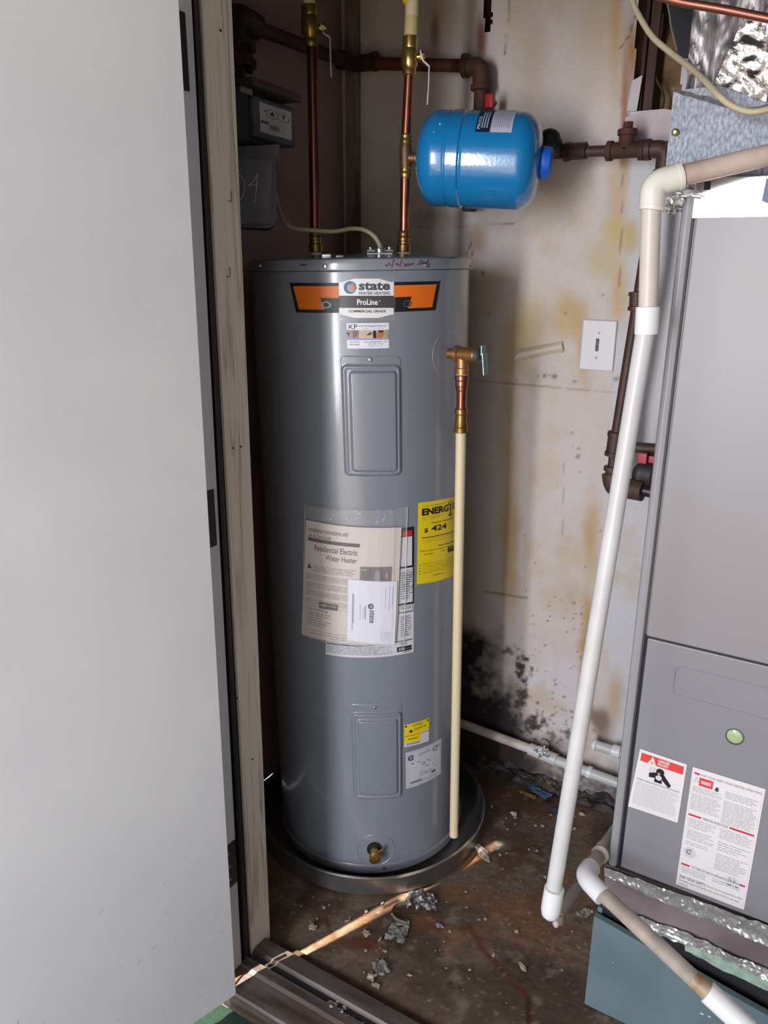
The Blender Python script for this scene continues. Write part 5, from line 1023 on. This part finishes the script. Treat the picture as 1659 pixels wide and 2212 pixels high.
# ---- plenum under the furnace with foil tape
pl = thing('plenum', 'grey duct board plenum band between furnace and base cabinet', 'plenum', (fx + .25, YF + .25, hf_(1290, 1965).z))
zb1 = hf_(1300, 1965).z
pdk = mat('duct_board', (128, 116, 120), .6, col2=(100, 90, 94), vscale=7, bump=.001, bscale=30)
m2 = MB(); m2.bx(fx - .004, FXR, YF + .004, YF + .56, zb1 + .005, fz0 - .004, .004) if zb1 + .005 > hY(1283, 1978, YF - .012).z + .011 else m2.bx(fx - .004, FXR, YF + .004, YF + .56, hY(1283, 1978, YF - .012).z + .011, fz0 - .004, .004); build(m2, 'board', pdk, pl)
strip_px([(1306, 1872), (1480, 1932), (1700, 2012)], [(1306, 1890), (1400, 1932), (1480, 1968), (1700, 2058)], YF - .0005, 'foil_tape', foil, pl, .005, 200, 1)
strip_px([(1296, 1925), (1350, 1962), (1420, 1992), (1500, 2018), (1560, 2050), (1700, 2110)], [(1296, 1938), (1350, 1984), (1420, 2018), (1500, 2044), (1560, 2068), (1700, 2136)], YF - .0005, 'foil_tape', foil, pl, .006, 200, 4)
strip_px([(1480, 2036), (1560, 2062), (1700, 2130)], [(1480, 2052), (1560, 2094), (1700, 2158)], YF + .001, 'insulation', mat('mint_insulation', (158, 182, 168), .9, col2=(128, 150, 138), vscale=60, bump=.002), pl, .003, 100, 7)
# ---- base cabinet
teal = mat('teal_panel', (104, 126, 132), .42, col2=(92, 112, 120), vscale=5, coat=.1)
bc = thing('base_cabinet', 'teal grey base cabinet under the furnace with bowed front', 'cabinet', (fx + .25, YF + .2, 0))
yb_ = YF - .012; bxl = hY(1283, 1980, yb_).x
zt2 = hY(1283, 1978, yb_).z
m2 = MB(); m2.bx(bxl + .006, FXR, YF + .012, YF + .54, 0, zt2 + .010, .003); build(m2, 'carcass', mat('cabinet_black', (32, 32, 38), .5), bc)
def tp_(u, v):
    x = bxl + (FXR - .01 - bxl) * u; zt_ = zt2 - .001 - .030 * math.sin(math.pi * min(1, u * .75)) ** 1.0 * 0 - .085 * u ** 1.2 + .02 * 0
    return V((x, yb_ - .010 * math.sin(math.pi * u) * v, .004 + (zt_ - .004) * v))
m2 = MB(); m2.grid(tp_, 50, 40); m2.grid(lambda u, v: tp_(u, v) + V((0, .004, 0)), 50, 40); m2.grid(lambda u, h: tp_(u, 1) + V((0, .014 * h, 0)), 50, 1); m2.grid(lambda v, h: tp_(0, v) + V((0, .020 * h, 0)), 40, 1); build(m2, 'front_panel', teal, bc, recalc=False)
m2 = MB(); m2.bx(bxl + .001, bxl + .012, YF + .008, YF + .5, 0, zt2 + .008, .002); build(m2, 'side_panel', teal, bc)
for (px, py, s_) in [(1325, 2080, .0012), (1516, 2190, .003), (1532, 2196, .0025), (1450, 2120, .001)]:
    m2 = MB(); q = hY(px, py, yb_ - .006); m2.box(q, (s_ * 2.2, .0006, s_), None); build(m2, 'paint_chip', plastic, bc)
# ================================================================ TOP RIGHT CABLE AND COPPER LINE
pts = [hD(1355, -60, 1.60), hD(1366, 0, 1.58), hD(1385, 42, 1.56), hD(1412, 82, 1.54), hD(1452, 116, 1.51), hD(1494, 148, 1.46), hD(1526, 178, 1.42), hD(1552, 206, 1.40), hD(1580, 228, 1.39), hD(1612, 240, 1.385), hD(1640, 240, 1.38), hD(1700, 226, 1.37)]
pts = [hD(*p) for p in [(1355, -60, 1.60), (1366, 0, 1.58), (1385, 42, 1.55), (1412, 82, 1.52), (1452, 116, 1.48), (1494, 148, 1.42), (1526, 178, 1.37), (1552, 206, 1.34), (1580, 228, 1.33), (1612, 240, 1.32), (1640, 240, 1.31), (1700, 226, 1.30)]]
m2 = MB(); m2.tube(smooth(pts), .0050, 12); thing1(m2, 'thermostat_cable', cable, 'cream cable drooping across the duct at top right', 'cable')
pts = [hD(1400, -18, 1.36), hD(1460, 2, 1.34), hD(1560, 20, 1.31), hD(1640, 36, 1.29), hD(1720, 52, 1.27)]
m2 = MB(); m2.tube(smooth(pts), .0062, 14); thing1(m2, 'refrigerant_line', mat('dull_copper', (140, 88, 74), .38, .8), 'thin copper line crossing in front of the duct top', 'pipe')
m2 = MB(); m2.tube(smooth([hY(1432, 30, YB + .03), hY(1428, 70, YB + .03), hY(1416, 120, YB + .04), hY(1414, 160, YB + .03), hY(1430, 195, YB + .03), hY(1434, 218, YB + .03), hY(1428, 240, YB + .03)]), .003, 8); thing1(m2, 'loose_wire', mat('dark_wire', (60, 44, 36), .6), 'thin dark wire hanging inside the wall cavity', 'wire')
m2 = MB(); m2.tube(smooth([hY(1440, 0, 1.98), hY(1446, 30, 1.98), hY(1450, 60, 1.98), hY(1462, 110, 1.97)]), .0018, 8); thing1(m2, 'thin_wire', mat('pale_wire', (140, 136, 128), .5), 'thin pale wire beside the black wedge', 'wire')
m2 = MB(); P = [hY(1444, 8, 1.95), hY(1530, -20, 1.95), hY(1500, 130, 1.95), hY(1466, 118, 1.95)]; m2.prism(P, (0, .02, 0)); thing1(m2, 'black_wedge', mat('wedge_black', (34, 36, 44), .7), 'black wedge left of the duct', 'insulation')  # plain black prism left of the duct
# ================================================================ DEBRIS ON THE FLOOR
def chip(px, py, s, seed, fl=(1, .8, .25), ang=0.0, z=.0): 
    q = hZ(px, py, s * fl[2] * .5 + z); ca, sa = math.cos(ang), math.sin(ang); return crumple(q, s, seed, fl, 2, .7, ((ca, sa, 0), (-sa, ca, 0), (0, 0, 1)))
plas = mat('plaster_chip', (176, 166, 156), .85, col2=(140, 128, 118), vscale=60); paper = mat('grey_paper', (128, 126, 122), .8)
def sheet(px, py, w, d, ang, seed, h=.012):
    q = hZ(px, py, 0.002); ca, sa = math.cos(ang), math.sin(ang)
    def g(u, v):
        x = (u - .5) * w * (1 + .3 * noise.noise(V((seed, v * 3, 1)))); y = (v - .5) * d * (1 + .3 * noise.noise(V((u * 3, seed, 2)))); return q + V((x * ca - y * sa, x * sa + y * ca, .002 + h * abs(noise.noise(V((u * 3, v * 3, seed)))) + h * .3 * abs(noise.noise(V((u * 9, v * 9, seed))))))
    mb = MB(); mb.grid(g, 22, 18); mb.grid(lambda u, v: g(u, v) - V((0, 0, .0008)), 22, 18); return mb
thing1(sheet(910, 1950, .075, .052, .5, 3, .034), 'crumpled_paper', mat('silver_paper', (128, 124, 126), .42, .4), 'crumpled grey paper scrap in front of the drain pan', 'scrap', sharp=12)
thing1(sheet(858, 2018, .050, .05, .2, 6), 'paper_scrap', paper, 'flat grey paper scrap below the curled strip', 'scrap', sharp=20)
thing1(sheet(822, 2092, .034, .04, .9, 8), 'paper_scrap', paper, 'small grey scrap behind the standing plaster flake', 'scrap', sharp=20)
thing1(sheet(870, 1995, .034, .02, .3, 18, .006), 'paper_scrap', paper, 'narrow grey scrap touching the curled strip', 'scrap', sharp=20)
m2 = MB(); cs_ = [hZ(*p, .006) for p in [(878, 1951), (862, 1953), (850, 1962), (847, 1974), (854, 1985), (866, 1992), (876, 1995)]]; sm_ = smooth(cs_)
m2.add([p for q in sm_ for p in (q - Z * .005, q + Z * .006)], [[2 * i, 2 * i + 1, 2 * i + 3, 2 * i + 2] for i in range(len(sm_) - 1)]); m2.add([p for q in sm_ for p in (q - Z * .005 + V((.001, .001, 0)), q + Z * .006 + V((.001, .001, 0)))], [[2 * i, 2 * i + 1, 2 * i + 3, 2 * i + 2] for i in range(len(sm_) - 1)])
thing1(m2, 'curled_strip', mat('strip', (120, 112, 104), .5), 'curled half ring strip on the floor before the pan', 'strip')
thing1(chip(802, 2110, .016, 21, (.8, .7, .9)), 'plaster_flake', plas, 'whitish upright plaster flake near the threshold', 'debris', sharp=15)
thing1(chip(1129, 2088, .014, 22, (1.3, .6, .35), -.6), 'plaster_flake', plas, 'white elongated flake on the floor left of the cabinet', 'debris', sharp=15)
thing1(chip(949, 1999, .012, 23, (1.3, .7, .4)), 'blue_pebble', mat('bluish', (120, 124, 150), .6), 'small bluish chip on the brown floor', 'debris', sharp=15)
thing1(chip(1258, 1758, .011, 24, (1, .7, .6)), 'plaster_flake', plas, 'curved white flake right of the white pipe near wall', 'debris', sharp=15)
thing1(chip(1040, 1838, .026, 25, (1.6, .7, .3), -.5), 'plaster_chunk', plas, 'long pale chunk beside the pan on the right', 'debris', sharp=15)
thing1(chip(676, 2002, .014, 26, (1, .8, .5)), 'plaster_flake', plas, 'pale flake on the floor just right of the jamb', 'debris', sharp=15)
thing1(chip(1110, 1757, .014, 27, (1, .8, .6)), 'plaster_flake', plas, 'largest white chip of the cluster behind the pan', 'debris', sharp=15)
thing1(chip(1320, 1720, .030, 28, (1.1, .7, .8)), 'plaster_chunk', mat('grey_chunk', (120, 112, 114), .9, col2=(60, 54, 56), vscale=60), 'grey rubble lump at the wall foot by the furnace', 'debris', sharp=15)
thing1(chip(1283, 1712, .026, 29, (1.1, .8, .8)), 'plaster_chunk', MATS['grey_chunk'], 'grey rubble lump just left of the furnace corner', 'debris', sharp=15)
thing1(chip(812, 2128, .010, 30, (1.2, .8, .5)), 'plaster_flake', plas, 'small pale crumb just below the upright flake', 'debris', sharp=15)
thing1(chip(792, 2016, .013, 31, (1.0, .9, .4)), 'plaster_flake', plas, 'pale crumb left of the flat grey scrap', 'debris', sharp=15)
thing1(chip(820, 2030, .007, 32, (.5, 1.2, .9)), 'plaster_flake', plas, 'tiny upright white sliver left of the grey scrap', 'debris', sharp=15)
thing1(sheet(1165, 1712, .075, .032, -.25, 12, .01), 'blue_rag', mat('blue_cloth', (64, 92, 130), .7), 'blue plastic scrap on the floor under the wall drain', 'scrap', sharp=30)
thing1(sheet(1207, 1757, .05, .02, -.25, 14, .006), 'blue_rag', mat('dark_blue_cloth', (50, 66, 92), .7), 'dark blue scrap half hidden by the white pipe', 'scrap', sharp=30)
thing1(sheet(1140, 1718, .05, .016, -.2, 15, .006), 'ochre_scrap', mat('ochre', (120, 84, 34), .7), 'ochre scrap left of the blue plastic scrap', 'scrap', sharp=30)
thing1(chip(1186, 1693, .014, 33, (1, .8, .8)), 'ochre_lump', mat('ochre_pale', (150, 132, 76), .7), 'pale ochre lump above the blue plastic scrap', 'debris', sharp=30)
thing1(chip(1200, 1995, .010, 34, (1, .8, .8)), 'pink_crumb', mat('pinkish', (176, 156, 160), .7), 'pinkish crumb under the capped white pipe', 'debris', sharp=15)
thing1(sheet(1262, 1975, .04, .025, 1.2, 35, .012), 'torn_label', mat('torn_paper', (150, 142, 132), .7), 'torn pale label on floor beside the cabinet corner', 'scrap', sharp=30)
# small white crumbs: one mesh family copied about
protos = []
for k in range(5):
    m = chip(900, 2050, .0055, 50 + k, (1, .8, .5)); cen = sum(m.v, V((0, 0, 0))) / len(m.v)
    m.v = [p - cen for p in m.v]; me = bpy.data.meshes.new('crumb'); me.from_pydata([tuple(p) for p in m.v], [], m.f); me.materials.append(plas); protos.append(me)
rr = random.Random(12); fixed = [(1113, 1766), (1094, 1767), (1086, 1776), (1113, 1780), (1096, 1791), (1156, 1783), (1172, 1784), (1203, 1804), (1143, 1835), (1160, 1838), (1062, 1743), (1080, 1846), (1095, 1843), (1178, 1895), (1066, 2062), (1116, 2012), (1035, 1986), (1049, 1985), (1008, 1960), (826, 1950), (791, 1968), (790, 2053), (832, 2055), (748, 1990), (885, 2106), (972, 2012), (1015, 2095), (1006, 1926), (1240, 1790), (1190, 1760), (651, 1957), (700, 1960)]
for i in range(150): fixed.append((600 + rr.random() * 680, 1760 + rr.random() * 420))
nn_ = 0
for i, (px, py) in enumerate(fixed):
    q = hZ(px, py, .002)
    if not (YD1 + .03 < q.y < YB - .08) or q.x > bxl - .01 or (q.xy - V((base.x, base.y))).length < RP + .02: continue
    o = bpy.data.objects.new('plaster_crumb', protos[i % 5]); scene.collection.objects.link(o); s_ = (.7 + .7 * rr.random()) if i < 32 else (.18 + .5 * rr.random() ** 2)
    o.location = q; o.rotation_euler = (0, 0, rr.random() * 6.28); o.scale = (s_, s_, s_); setp(o, 'small white plaster crumb scattered on the dirty closet floor', 'debris', group='plaster crumbs on the closet floor')
